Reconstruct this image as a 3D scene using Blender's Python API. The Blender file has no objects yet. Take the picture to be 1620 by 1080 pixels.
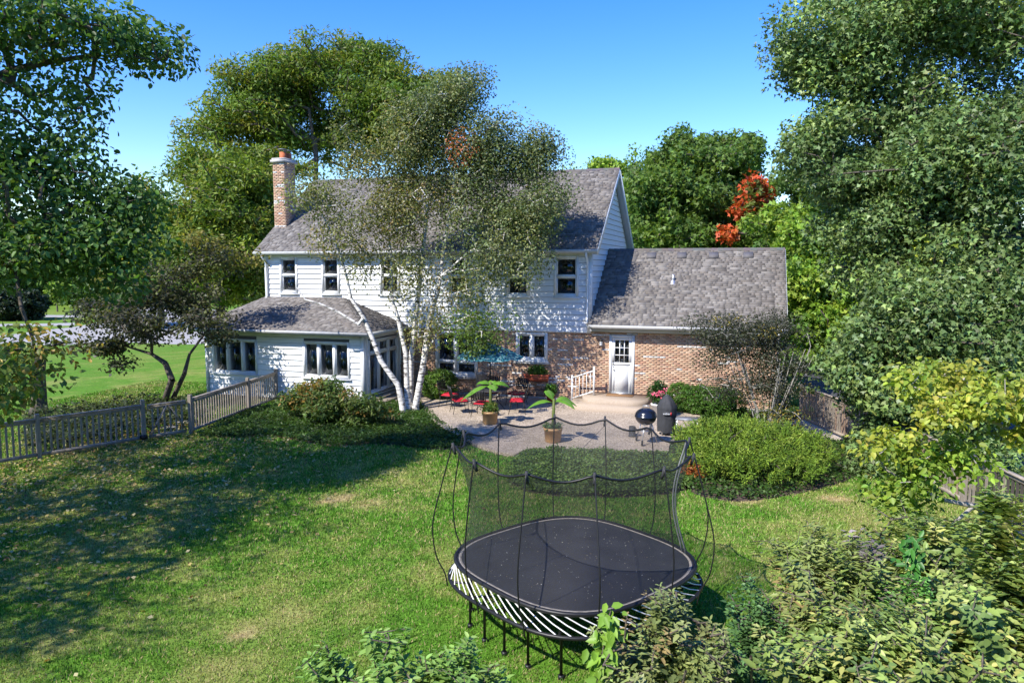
import bpy, math, random
import numpy as np
from mathutils import Vector, Matrix
random.seed(4); RNG = np.random.default_rng(11)
S = bpy.context.scene; COL = S.collection
# ---------------------------------------------------------------- camera, sky, sun, exposure
FPX, CAMH = 1150.0, 5.0
PITCH, YAW = math.radians(5.908), math.radians(17.746)
cam = bpy.data.cameras.new('camera'); cam.sensor_width = 36; cam.lens = FPX/1620*36; cam.clip_end = 2000; cam.clip_start = .1
co = bpy.data.objects.new('camera', cam); COL.objects.link(co); S.camera = co
co.location = (0, 0, CAMH); co.rotation_euler = (math.pi/2-PITCH, 0, YAW)
SUNV = Vector((.47, .86, -1.0)).normalized()          # direction the light travels
elev = math.asin(-SUNV.z); az = math.atan2(-SUNV.x, -SUNV.y)   # compass bearing of the sun from +Y towards +X
w = bpy.data.worlds.new('World'); S.world = w; w.use_nodes = True
nt = w.node_tree; bg = nt.nodes['Background']; sk = nt.nodes.new('ShaderNodeTexSky')
sk.sky_type = 'NISHITA'; sk.sun_disc = False; sk.sun_elevation = elev; sk.sun_rotation = az
sk.altitude = 300; sk.air_density = 1.3; sk.dust_density = .15; sk.ozone_density = 6.0
hs = nt.nodes.new('ShaderNodeHueSaturation'); hs.inputs['Hue'].default_value = .52; hs.inputs['Saturation'].default_value = 1.33; hs.inputs['Value'].default_value = 1.0
nt.links.new(sk.outputs[0], hs.inputs['Color']); nt.links.new(hs.outputs[0], bg.inputs[0]); bg.inputs[1].default_value = .15
sl = bpy.data.lights.new('sun', 'SUN'); sl.energy = 4.3; sl.angle = math.radians(.53); sl.color = (1, .95, .86)
so = bpy.data.objects.new('sun', sl); COL.objects.link(so); so.rotation_euler = SUNV.to_track_quat('-Z', 'Y').to_euler()
vs = S.view_settings; vs.view_transform = 'Standard'; vs.look = 'None'; vs.gamma = 1; vs.exposure = .92; vs.use_curve_mapping = False

fw = np.array([-math.sin(YAW)*math.cos(PITCH), math.cos(YAW)*math.cos(PITCH), -math.sin(PITCH)])
rt = np.array([math.cos(YAW), math.sin(YAW), 0.0]); upv = np.cross(rt, fw); CAM = np.array([0, 0, CAMH])
fh = np.array([-math.sin(YAW), math.cos(YAW), 0.0])
def at(x, y, d): return CAM + fw*d + rt*((x-810)*d/FPX) - upv*((y-540)*d/FPX)   # survey helper: bearing + distance -> point in the garden
def gr(x, y, z=-.1):
    r = fw*FPX + rt*(x-810) - upv*(y-540); return CAM + r*((z-CAMH)/r[2])
LAWN = -.1
# ---------------------------------------------------------------- materials
def newmat(name):
    m = bpy.data.materials.new(name); m.use_nodes = True
    return m, m.node_tree.nodes, m.node_tree.links, m.node_tree.nodes['Principled BSDF']
def mat(name, c, rough=.7, c2=None, scale=8, bump=0, bscale=None, metal=0, spec=.4, detail=6, stretch=None, lo=.35, hi=.65, emit=None):
    m, N, L, b = newmat(name)
    b.inputs['Roughness'].default_value = rough; b.inputs['Metallic'].default_value = metal; b.inputs['Specular IOR Level'].default_value = spec
    b.inputs['Base Color'].default_value = (*c, 1)
    if c2 or bump:
        tc = N.new('ShaderNodeTexCoord'); vec = tc.outputs['Object']
        if stretch:
            mp = N.new('ShaderNodeMapping'); mp.inputs['Scale'].default_value = stretch; L.new(vec, mp.inputs[0]); vec = mp.outputs[0]
    if c2:
        n = N.new('ShaderNodeTexNoise'); n.inputs['Scale'].default_value = scale; n.inputs['Detail'].default_value = detail; n.inputs['Roughness'].default_value = .65
        L.new(vec, n.inputs['Vector']); r = N.new('ShaderNodeValToRGB'); e = r.color_ramp.elements
        e[0].position = lo; e[0].color = (*c, 1); e[1].position = hi; e[1].color = (*c2, 1)
        L.new(n.outputs['Fac'], r.inputs[0]); L.new(r.outputs[0], b.inputs['Base Color'])
    if bump:
        n2 = N.new('ShaderNodeTexNoise'); n2.inputs['Scale'].default_value = bscale or scale*3; n2.inputs['Detail'].default_value = 5; L.new(vec, n2.inputs['Vector'])
        bp = N.new('ShaderNodeBump'); bp.inputs['Strength'].default_value = bump; bp.inputs['Distance'].default_value = .02
        L.new(n2.outputs['Fac'], bp.inputs['Height']); L.new(bp.outputs[0], b.inputs['Normal'])
    return m
def colmat(name, rough=.8, spec=.3, nscale=0, namt=.3, bump=0, bscale=60):
    m, N, L, b = newmat(name); b.inputs['Roughness'].default_value = rough; b.inputs['Specular IOR Level'].default_value = spec
    a = N.new('ShaderNodeAttribute'); a.attribute_name = 'Col'; out = a.outputs['Color']
    tc = N.new('ShaderNodeTexCoord')
    if nscale:
        n = N.new('ShaderNodeTexNoise'); n.inputs['Scale'].default_value = nscale; n.inputs['Detail'].default_value = 5; L.new(tc.outputs['Object'], n.inputs['Vector'])
        mr = N.new('ShaderNodeMapRange'); mr.inputs[1].default_value = .25; mr.inputs[2].default_value = .75; mr.inputs[3].default_value = 1-namt; mr.inputs[4].default_value = 1+namt
        L.new(n.outputs['Fac'], mr.inputs[0]); mx = N.new('ShaderNodeVectorMath'); mx.operation = 'SCALE'; L.new(out, mx.inputs[0]); L.new(mr.outputs[0], mx.inputs['Scale']); out = mx.outputs[0]
    L.new(out, b.inputs['Base Color'])
    if bump:
        n2 = N.new('ShaderNodeTexNoise'); n2.inputs['Scale'].default_value = bscale; L.new(tc.outputs['Object'], n2.inputs['Vector'])
        bp = N.new('ShaderNodeBump'); bp.inputs['Strength'].default_value = bump; bp.inputs['Distance'].default_value = .01; L.new(n2.outputs['Fac'], bp.inputs['Height']); L.new(bp.outputs[0], b.inputs['Normal'])
    return m
def leafmat(name, trans=.38, rough=.5, spec=.35):
    m, N, L, b = newmat(name); b.inputs['Roughness'].default_value = rough; b.inputs['Specular IOR Level'].default_value = spec
    a = N.new('ShaderNodeAttribute'); a.attribute_name = 'Col'; L.new(a.outputs['Color'], b.inputs['Base Color'])
    t = N.new('ShaderNodeBsdfTranslucent'); g = N.new('ShaderNodeVectorMath'); g.operation = 'MULTIPLY'; g.inputs[1].default_value = (1.25, 1.3, .55)
    L.new(a.outputs['Color'], g.inputs[0]); L.new(g.outputs[0], t.inputs[0])
    x = N.new('ShaderNodeMixShader'); x.inputs[0].default_value = trans; L.new(b.outputs[0], x.inputs[1]); L.new(t.outputs[0], x.inputs[2])
    L.new(x.outputs[0], N['Material Output'].inputs[0]); return m
def glassmat():
    m, N, L, b = newmat('window_glass'); N.remove(b)
    t = N.new('ShaderNodeBsdfTransparent'); t.inputs[0].default_value = (.55, .6, .6, 1)
    g = N.new('ShaderNodeBsdfGlossy'); g.inputs['Roughness'].default_value = .03; g.inputs[0].default_value = (.9, .95, 1, 1)
    f = N.new('ShaderNodeFresnel'); f.inputs[0].default_value = 1.5
    ad = N.new('ShaderNodeMath'); ad.operation = 'ADD'; ad.inputs[1].default_value = .01; L.new(f.outputs[0], ad.inputs[0])
    x = N.new('ShaderNodeMixShader'); L.new(ad.outputs[0], x.inputs[0]); L.new(t.outputs[0], x.inputs[1]); L.new(g.outputs[0], x.inputs[2])
    L.new(x.outputs[0], N['Material Output'].inputs[0]); return m
def netmat():
    m, N, L, b = newmat('safety_net'); b.inputs['Base Color'].default_value = (.022, .022, .024, 1); b.inputs['Roughness'].default_value = .7
    t = N.new('ShaderNodeBsdfTransparent'); x = N.new('ShaderNodeMixShader')
    tc = N.new('ShaderNodeTexCoord'); n = N.new('ShaderNodeTexNoise'); n.inputs['Scale'].default_value = 5; L.new(tc.outputs['Object'], n.inputs['Vector'])
    mr = N.new('ShaderNodeMapRange'); mr.inputs[3].default_value = .36; mr.inputs[4].default_value = .5; L.new(n.outputs['Fac'], mr.inputs[0]); L.new(mr.outputs[0], x.inputs[0])
    L.new(t.outputs[0], x.inputs[1]); L.new(b.outputs[0], x.inputs[2]); L.new(x.outputs[0], N['Material Output'].inputs[0]); return m
M = dict(
 white=mat('white_trim_paint', (.74,.75,.75), .5, (.66,.67,.67), 3), siding=mat('painted_siding', (.76,.77,.77), .55, (.64,.65,.65), 2.2, bump=.08, bscale=30, stretch=(.5,.5,4)),
 shadow_backing=mat('shadow_gap_sheathing', (.13,.13,.14), .9), gutter=mat('painted_gutter', (.52,.52,.52), .45, (.42,.42,.42), 4), soffit=mat('painted_soffit', (.5,.51,.51), .6),  # sheathing painted dark to stand in for the shade between siding boards
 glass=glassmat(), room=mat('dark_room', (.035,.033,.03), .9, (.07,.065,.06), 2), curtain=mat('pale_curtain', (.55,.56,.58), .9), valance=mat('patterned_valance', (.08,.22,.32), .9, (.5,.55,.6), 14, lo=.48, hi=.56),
 brick=colmat('fired_brick', .85, .2, 25, .2, .3, 120), mortar=mat('lime_mortar', (.46,.36,.27), .9, (.54,.45,.36), 20, bump=.2),
 shingle=colmat('asphalt_shingle', .9, .15, 90, .22, .35, 250), roofdeck=mat('dark_roof_deck', (.1,.095,.095), .9),
 concrete=mat('exposed_aggregate', (.31,.255,.205), .85, (.52,.43,.35), 120, bump=.3, bscale=160, detail=3), step=mat('step_concrete', (.33,.265,.2), .85, (.42,.34,.265), 30, bump=.25, bscale=140),
 road=mat('pale_road_concrete', (.3,.285,.265), .85, (.37,.355,.335), 2), asphalt=mat('driveway_asphalt', (.045,.045,.052), .9, (.065,.065,.07), 30, bump=.2),
 wood=mat('weathered_wood', (.19,.155,.12), .85, (.33,.28,.225), 6, bump=.3, bscale=40, stretch=(6,6,.8)), woodh=mat('weathered_rail_wood', (.2,.165,.13), .85, (.35,.3,.245), 6, bump=.3, bscale=40),
 redwood=mat('reddish_fence_wood', (.24,.15,.1), .85, (.36,.27,.2), 5, bump=.3, stretch=(6,6,.8)),
 bark=mat('grey_brown_bark', (.07,.055,.042), .9, (.15,.125,.1), 9, bump=.8, bscale=25, stretch=(3,3,.7)), palebark=mat('pale_grey_bark', (.26,.24,.21), .85, (.4,.38,.34), 9, bump=.4, bscale=25),
 birch=None, leaf=leafmat('leaf'), glossleaf=leafmat('glossy_leaf', .22, .45, .35), needle=leafmat('needle', .15, .6, .2), grass=leafmat('grass_blade', .25, .6, .2), lawn=colmat('lawn_thatch', .95, .1, 14, .35, .6, 60),
 black=mat('black_steel', (.012,.012,.013), .45), mat=mat('jump_mat', (.02,.021,.026), .75, (.032,.034,.04), 3, bump=.15, bscale=150), rod=mat('white_fibreglass_rod', (.75,.75,.73), .45), net=netmat(), tape=mat('pale_edge_tape', (.45,.4,.33), .8, (.25,.22,.18), 18), zip=mat('grey_webbing', (.42,.43,.42), .8),
 red=mat('red_cushion_fabric', (.5,.012,.03), .85, (.4,.01,.022), 10, bump=.3), terra=mat('terracotta', (.45,.1,.045), .75, (.36,.08,.04), 12), tanpot=mat('tan_glazed_pot', (.47,.28,.12), .5, (.38,.22,.09), 10), soil=mat('potting_soil', (.03,.022,.015), .95, (.06,.045,.03), 30, bump=.6),
 teal=mat('teal_patterned_canvas', (.012,.11,.15), .8, (.2,.33,.33), 9, lo=.5, hi=.6), ceramic=mat('white_ceramic', (.75,.74,.72), .3), enamel=mat('black_enamel', (.008,.01,.018), .22, spec=.6), cover=mat('charcoal_canvas_cover', (.028,.029,.032), .75, (.042,.043,.047), 5, bump=.5, bscale=12), alu=mat('dull_aluminium', (.55,.55,.55), .4, metal=.8), galv=mat('galvanised_steel', (.3,.31,.32), .5, (.2,.21,.22), 8, metal=.5),
 mulch=mat('dark_mulch', (.045,.03,.02), .95, (.11,.08,.055), 14, bump=.8, bscale=40), gravel=mat('pale_gravel', (.3,.25,.21), .95, (.5,.44,.38), 45, bump=.6, bscale=60), coir=mat('coir_doormat', (.2,.11,.05), .95, bump=.5, c2=(.27,.15,.07), scale=40),
 flue=mat('clay_flue', (.5,.14,.05), .75, (.38,.1,.04), 8), cap=mat('mortar_cap', (.5,.48,.45), .85, (.35,.33,.3), 10, bump=.3), stone=mat('flagstone', (.3,.29,.28), .85, (.42,.4,.38), 7, bump=.3), flower=colmat('petal', .7, .2), print_w=mat('white_print', (.75,.75,.75), .7), print_r=mat('red_print', (.55,.03,.03), .7), lamp=mat('lamp_metal', (.02,.018,.015), .4), dark_wood=mat('dark_fence_wood', (.05,.042,.035), .9, (.1,.085,.07), 6, stretch=(6,6,.8)))
def birchmat():
    m, N, L, b = newmat('birch_bark'); b.inputs['Roughness'].default_value = .7
    tc = N.new('ShaderNodeTexCoord'); mp = N.new('ShaderNodeMapping'); mp.inputs['Scale'].default_value = (2.2, 2.2, 9); L.new(tc.outputs['Object'], mp.inputs[0])
    n = N.new('ShaderNodeTexNoise'); n.inputs['Scale'].default_value = 2.2; n.inputs['Detail'].default_value = 5; L.new(mp.outputs[0], n.inputs['Vector'])
    r = N.new('ShaderNodeValToRGB'); e = r.color_ramp.elements; e[0].position = .36; e[0].color = (.035,.028,.022,1); e[1].position = .5; e[1].color = (.66,.63,.58,1)
    L.new(n.outputs['Fac'], r.inputs[0]); L.new(r.outputs[0], b.inputs['Base Color']); return m
M['birch'] = birchmat()
def aggregate():      # washed pebbles, with broad weathering stains
    m, N, L, b = newmat('washed_aggregate'); b.inputs['Roughness'].default_value = .85; tc = N.new('ShaderNodeTexCoord'); v = N.new('ShaderNodeTexVoronoi'); v.inputs['Scale'].default_value = 38; L.new(tc.outputs['Object'], v.inputs['Vector'])
    sp = N.new('ShaderNodeSeparateColor'); L.new(v.outputs['Color'], sp.inputs[0]); r = N.new('ShaderNodeValToRGB'); e = r.color_ramp.elements; e[0].color = (.2,.155,.11,1); e[1].color = (.56,.47,.37,1); k = r.color_ramp.elements.new(.5); k.color = (.37,.295,.22,1); L.new(sp.outputs[0], r.inputs[0])
    n = N.new('ShaderNodeTexNoise'); n.inputs['Scale'].default_value = 1.1; n.inputs['Detail'].default_value = 6; L.new(tc.outputs['Object'], n.inputs['Vector']); mr = N.new('ShaderNodeMapRange'); mr.inputs[1].default_value = .3; mr.inputs[2].default_value = .7; mr.inputs[3].default_value = .75; mr.inputs[4].default_value = 1.12; L.new(n.outputs['Fac'], mr.inputs[0])
    x = N.new('ShaderNodeVectorMath'); x.operation = 'SCALE'; L.new(r.outputs[0], x.inputs[0]); L.new(mr.outputs[0], x.inputs['Scale']); L.new(x.outputs[0], b.inputs['Base Color'])
    bp = N.new('ShaderNodeBump'); bp.inputs['Strength'].default_value = .5; bp.inputs['Distance'].default_value = .01; L.new(v.outputs['Distance'], bp.inputs['Height']); bp.invert = True; L.new(bp.outputs[0], b.inputs['Normal']); return m
M['concrete'] = aggregate()
# ---------------------------------------------------------------- mesh helpers
OFF = {}
def link(o, parent=None):
    COL.objects.link(o)
    if parent is not None: o.parent = parent; OFF[o.name] = OFF[parent.name]
    elif o.name not in OFF: OFF[o.name] = np.zeros(3)
    return o
def tag(o, label=None, cat=None, group=None, kind=None):
    if label: o['label'] = label
    if cat: o['category'] = cat
    if group: o['group'] = group
    if kind: o['kind'] = kind
    return o
def thing(name, label, cat, loc, group=None):
    o = bpy.data.objects.new(name, None); o.empty_display_size = .2; o.location = loc; COL.objects.link(o); OFF[o.name] = np.array(loc, float)
    return tag(o, label, cat, group)
def npmesh(name, V, F, m, parent=None, col=None, smooth=False, origin=None):
    """V (n,3); F a list of index arrays, each (k,3) or (k,4)"""
    off = OFF[parent.name] if parent is not None else (np.array(origin, float) if origin is not None else np.zeros(3))
    V = np.asarray(V, np.float32) - off.astype(np.float32)
    me = bpy.data.meshes.new(name); F = [np.asarray(f, np.int32) for f in F if len(f)]
    loops = np.concatenate([f.ravel() for f in F]); tot = np.concatenate([np.full(len(f), f.shape[1], np.int32) for f in F])
    me.vertices.add(len(V)); me.vertices.foreach_set('co', V.ravel())
    me.loops.add(len(loops)); me.loops.foreach_set('vertex_index', loops)
    me.polygons.add(len(tot)); me.polygons.foreach_set('loop_start', np.concatenate([[0], np.cumsum(tot)[:-1]]).astype(np.int32))
    if smooth: me.polygons.foreach_set('use_smooth', np.ones(len(tot), bool))
    me.update(calc_edges=True)
    if col is not None:
        a = me.attributes.new('Col', 'FLOAT_COLOR', 'POINT'); c = np.ones((len(V), 4), np.float32); c[:, :3] = col; a.data.foreach_set('color', c.ravel())
    me.materials.append(m)
    o = bpy.data.objects.new(name, me)
    if parent is None: o.location = off; OFF[o.name] = off
    return link(o, parent)
class MB:
    def __init__(s): s.v = []; s.q = []; s.t = []; s.c = []
    def add(s, V, Q=(), T=(), c=None):
        b = len(s.v); s.v += [tuple(p) for p in V]
        s.q += [[i+b for i in f] for f in Q]; s.t += [[i+b for i in f] for f in T]
        s.c += [c or (.5,.5,.5)]*len(V)
    def hexa(s, P, c=None): s.add(P, [(0,3,2,1),(4,5,6,7),(0,1,5,4),(1,2,6,5),(2,3,7,6),(3,0,4,7)], c=c)
    def box(s, a, b, c=None):
        x0,y0,z0 = a; x1,y1,z1 = b
        s.hexa([(x0,y0,z0),(x1,y0,z0),(x1,y1,z0),(x0,y1,z0),(x0,y0,z1),(x1,y0,z1),(x1,y1,z1),(x0,y1,z1)], c)
    def slab(s, o, u, n, u0, u1, z0, z1, t0, t1, c=None):
        o = np.array(o, float); u = np.array(u, float); n = np.array(n, float)
        f = lambda a, z, t: tuple(o + u*a + n*t + np.array([0, 0, z]))
        s.hexa([f(u0,z0,t1),f(u1,z0,t1),f(u1,z0,t0),f(u0,z0,t0),f(u0,z1,t1),f(u1,z1,t1),f(u1,z1,t0),f(u0,z1,t0)], c)
    def beam(s, p, q, wd, h, c=None, up=(0,0,1)):
        p = np.array(p, float); q = np.array(q, float); d = q-p; d /= np.linalg.norm(d); sd = np.cross(d, up)
        if np.linalg.norm(sd) < 1e-3: sd = np.cross(d, (1,0,0))
        sd /= np.linalg.norm(sd); u = np.cross(sd, d); a = sd*wd/2; b = u*h/2
        s.hexa([p-a-b, p+a-b, q+a-b, q-a-b, p-a+b, p+a+b, q+a+b, q-a+b], c)
    def tube(s, pts, r, n=8, c=None, cap=True, closed=False):
        pts = [np.array(p, float) for p in pts]; k = len(pts); r = [r]*k if np.isscalar(r) else r
        V = []; prev = None
        for i, p in enumerate(pts):
            a = pts[i-1] if (i > 0 or closed) else p; b = pts[(i+1) % k] if (i < k-1 or closed) else p
            d = b-a; d /= (np.linalg.norm(d)+1e-9)
            if prev is None: x = np.cross(d, (0,0,1) if abs(d[2]) < .9 else (1,0,0))
            else: x = prev - d*np.dot(prev, d)
            x /= np.linalg.norm(x); prev = x; y = np.cross(d, x)
            for j in range(n): t = 2*math.pi*j/n; V.append(p + r[i]*(x*math.cos(t)+y*math.sin(t)))
        Q = []
        for i in range(k if closed else k-1):
            for j in range(n): i2 = (i+1) % k; Q.append((i*n+j, i*n+(j+1) % n, i2*n+(j+1) % n, i2*n+j))
        T = []
        if cap and not closed:
            V.append(pts[0]); V.append(pts[-1])
            for j in range(n): T.append((k*n, (j+1) % n, j)); T.append((k*n+1, (k-1)*n+j, (k-1)*n+(j+1) % n))
        s.add(V, Q, T, c)
    def lathe(s, prof, o, n=24, c=None, sq=None):
        V = []; Q = []
        for r, z in prof:
            for j in range(n): t = 2*math.pi*j/n; V.append((o[0]+r*math.cos(t), o[1]+r*math.sin(t), o[2]+z))
        for i in range(len(prof)-1):
            for j in range(n): Q.append((i*n+j, i*n+(j+1) % n, (i+1)*n+(j+1) % n, (i+1)*n+j))
        s.add(V, Q, c=c)
    def poly(s, pts, z0, z1, c=None):
        n = len(pts); cx = sum(p[0] for p in pts)/n; cy = sum(p[1] for p in pts)/n
        V = [(p[0],p[1],z0) for p in pts]+[(p[0],p[1],z1) for p in pts]+[(cx,cy,z1)]
        s.add(V, [(i,(i+1) % n,n+(i+1) % n,n+i) for i in range(n)], [(n+i,n+(i+1) % n,2*n) for i in range(n)], c)
    def build(s, name, m, parent=None, smooth=False, col=False, origin=None):
        return npmesh(name, np.array(s.v), [np.array(s.q).reshape(-1,4), np.array(s.t).reshape(-1,3)], m, parent, np.array(s.c) if col else None, smooth, origin)
def sheet(name, pts, z, m, kind='structure', thick=None):
    import mathutils.geometry as mg
    V = [(p[0], p[1], z) for p in pts]; T = mg.tessellate_polygon([[Vector(v) for v in V]])
    mb = MB(); mb.add(V, [], [tuple(t) if (Vector(V[t[1]])-Vector(V[t[0]])).cross(Vector(V[t[2]])-Vector(V[t[0]])).z > 0 else (t[0],t[2],t[1]) for t in T])
    if thick: n = len(V); mb.add(V+[(p[0],p[1],z-thick) for p in pts], [(i,(i+1) % n,n+(i+1) % n,n+i) for i in range(n)])
    o = mb.build(name, m); return tag(o, kind=kind)
def piece(name, me, parent, loc, rotz=0, scale=(1,1,1), rot=None):
    o = bpy.data.objects.new(name, me); link(o, parent); o.location = np.array(loc) - OFF[parent.name]
    o.rotation_euler = rot or (0, 0, rotz); o.scale = scale; return o
def dup(root, loc, rotz=0, label=None, scale=1):
    r = root.copy(); COL.objects.link(r); r.location = loc; r.rotation_euler = (0,0,rotz); r.scale = (scale,)*3; OFF[r.name] = np.array(loc, float)
    if label: r['label'] = label
    def rec(a, b):
        for ch in list(a.children):
            c = ch.copy(); COL.objects.link(c); c.parent = b; rec(ch, c)
    rec(root, r); return r
def smoothpts(P, n=8, closed=True):
    P = [np.array(p, float) for p in P]; k = len(P); out = []
    for i in range(k if closed else k-1):
        a, b, c, d = (P[(i-1) % k], P[i], P[(i+1) % k], P[(i+2) % k]) if closed else (P[max(i-1,0)], P[i], P[i+1], P[min(i+2,k-1)])
        for j in range(n):
            t = j/n; out.append(.5*((2*b)+(c-a)*t+(2*a-5*b+4*c-d)*t*t+(3*b-a-3*c+d)*t**3))
    if not closed: out.append(P[-1])
    return out
# value noise on the ground plane
_g = np.random.default_rng(3).random((128,128))
def vnoise(x, y, f):
    x = x*f+400; y = y*f+400; i = np.floor(x).astype(int); j = np.floor(y).astype(int); u = x-i; v = y-j; u = u*u*(3-2*u); v = v*v*(3-2*v)
    g = lambda a, b: _g[a % 128, b % 128]
    return (g(i,j)*(1-u)+g(i+1,j)*u)*(1-v)+(g(i,j+1)*(1-u)+g(i+1,j+1)*u)*v
def inpoly(x, y, P):
    r = np.zeros(len(x), bool); n = len(P)
    for i in range(n):
        x0, y0 = P[i][0], P[i][1]; x1, y1 = P[(i+1) % n][0], P[(i+1) % n][1]
        if y0 == y1: continue
        r ^= ((y0 > y) != (y1 > y)) & (x < (x1-x0)*(y-y0)/(y1-y0)+x0)
    return r
# ---------------------------------------------------------------- foliage
def unit(a): return a/(np.linalg.norm(a, axis=-1, keepdims=True)+1e-9)
def leafgeo(P, A, Nn, Ln, Wd, col, kind='diamond'):
    """leaves at P, axis A, normal Nn; returns V, F list, col"""
    n = len(P); A = unit(A - Nn*np.sum(A*Nn, 1, keepdims=True)); B = np.cross(Nn, A); L = Ln[:,None]; W = Wd[:,None]
    tpl = {'diamond': [(0,0,0),(.45,.5,.1),(1,0,-.08),(.45,-.5,.1)],
           'fold': [(0,0,0),(.25,.42,.1),(.62,.38,.08),(1,0,-.16),(.62,-.38,.08),(.25,-.42,.1)],
           'maple': [(0,0,0),(.3,.62,.06),(.48,.2,.0),(1,0,-.12),(.48,-.2,.0),(.3,-.62,.06)],
           'blade': [(0,.5,0),(0,-.5,0),(1,0,0)]}[kind]
    V = np.stack([P + A*(L*a) + B*(W*b) + Nn*(W*c) for a, b, c in tpl], 1).reshape(-1,3); k = len(tpl); base = (np.arange(n)*k)[:,None]
    if kind == 'diamond': F = [base+np.array([[0,3,2,1]])]
    elif kind == 'fold': F = [base+np.array([[0,3,2,1]]), base+np.array([[0,5,4,3]])]
    elif kind == 'maple': F = [np.concatenate([base+np.array([[0,2,1]]), base+np.array([[0,5,4]])]), base+np.array([[0,4,3,2]])]
    else: F = [base+np.array([[0,1,2]])]
    return V, F, np.repeat(col, k, 0)
def palette(pal, n, rng):
    c = np.array([p[:3] for p in pal]); wt = np.array([p[3] if len(p) > 3 else 1 for p in pal], float)
    return c[rng.choice(len(c), n, p=wt/wt.sum())]
def grow(trunks, clumps, rng, rscale=.02, step=.7, rmin=.008, bend=.12, sides=5):
    pos = []; par = []; fixed = []
    for tr in trunks:
        for i, (p, r) in enumerate(tr): pos.append(np.array(p, float)); par.append(len(pos)-2 if i else -1); fixed.append(r)
    ntr = len(pos); T0 = np.array(pos); cl = np.array(clumps)
    dmin = np.min(np.linalg.norm(cl[:,None]-T0[None], axis=2), 1); arr = np.zeros((ntr+len(cl)*14+50,3)); arr[:ntr] = T0; n = ntr
    base = T0[0]; tips = []
    for k in np.argsort(dmin):
        c = cl[k]; d = np.linalg.norm(arr[:n]-c, axis=1); cost = d + .6*np.maximum(0, arr[:n,2]-c[2]+.1*d); j = int(np.argmin(cost)); m = int(min(12, max(1, round(d[j]/step)))); q = arr[j].copy(); last = j
        side = rng.normal(size=3)*bend*d[j]
        for s in range(1, m+1):
            t = s/m; p = q*(1-t)+c*t + side*math.sin(math.pi*t)*.5 + np.array([0,0,.10*d[j]*math.sin(math.pi*t)])
            if s < m: p = p + rng.normal(size=3)*.05*step
            arr[n] = p; par.append(last); last = n; n += 1; fixed.append(0)
        tips.append(last)
    wgt = np.zeros(n); wgt[tips] = 1
    for i in range(n-1, 0, -1):
        if par[i] >= 0: wgt[par[i]] += wgt[i]
    rad = np.maximum(rmin, rscale*np.power(np.maximum(wgt, 1), .48)); fx = np.array(fixed); rad[:ntr] = fx[:ntr]
    for i in range(ntr, n): rad[i] = min(rad[i], rad[par[i]]*.92)
    E = np.array([(par[i], i) for i in range(n) if par[i] >= 0]); a = arr[E[:,0]]; b = arr[E[:,1]]; d = unit(b-a)
    ref = np.where(np.abs(d[:,2:3]) < .9, np.array([[0,0,1.]]), np.array([[1.,0,0]])); x = unit(np.cross(d, ref)); y = np.cross(d, x)
    V = []; ang = np.arange(sides)*2*math.pi/sides; m = len(E)
    for pt, rr, ext in ((a, rad[E[:,0]], -.0), (b, rad[E[:,1]], .02)):
        V.append(pt[:,None]+d[:,None]*ext + rr[:,None,None]*(x[:,None]*np.cos(ang)[None,:,None]+y[:,None]*np.sin(ang)[None,:,None]))
    big = rad[E[:,0]] > rad[E[:,1]]*2.2      # a thin twig leaving a thick limb starts thin
    V[0][big] = a[big][:,None] + (V[1][big]-(b[big]+d[big]*.02)[:,None])*1.15
    V = np.concatenate(V, 1).reshape(-1,3); bs = (np.arange(m)*2*sides)[:,None]; F = []
    for j in range(sides): F.append(bs+np.array([[j,(j+1) % sides,sides+(j+1) % sides,sides+j]]))
    return V, [np.concatenate(F)], arr[:n]
def lobe_pts(center, rad, n, rng, shell=2.2):
    v = unit(rng.normal(size=(n,3))); r = rng.random(n)**(1/shell); v = v*r[:,None]
    if shell < 5 and n > 12:      # boughs: clumps gather round a few limb ends, so the outline breaks up
        k = max(6, n//4); s = v[:k]*rng.uniform(.72,1.34,(k,1)); v = s[rng.integers(0, k, n)]+rng.normal(size=(n,3))*np.array([.2,.2,.15])
    return np.array(center)[None] + rt[None]*(v[:,0:1]*rad[0]) + fh[None]*(v[:,1:2]*rad[1]) + np.array([[0,0,1.]])*(v[:,2:3]*rad[2])
def leaves_at(clumps, pals, per, spread, L, W, rng, droop=.3, flat=.6, upw=.6, kind='diamond', center=None, jit=.28):
    k = len(clumps); P = np.repeat(clumps, per, 0); n = len(P); off = rng.normal(size=(n,3)); off *= np.minimum(1, 1.55/np.linalg.norm(off, axis=1, keepdims=True)); off = off*np.array([spread,spread,spread*flat])*1.12; P = P+off
    out = unit(off) if center is None else unit(P-center)
    Nn = unit(np.array([[0,0,1.]])*upw + out*.45 + rng.normal(size=(n,3))*.55); A = rng.normal(size=(n,3)) + out*.4; A[:,2] -= droop*2
    col = np.repeat(pals, per, 0)*(1+rng.normal(size=(n,1))*jit*.6+rng.normal(size=(n,3))*.06); col = np.clip(col, .004, .9)
    ln = L*(.7+.6*rng.random(n)); wd = W*(.7+.6*rng.random(n)); return leafgeo(P, A, Nn, ln, wd, col, kind)
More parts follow.
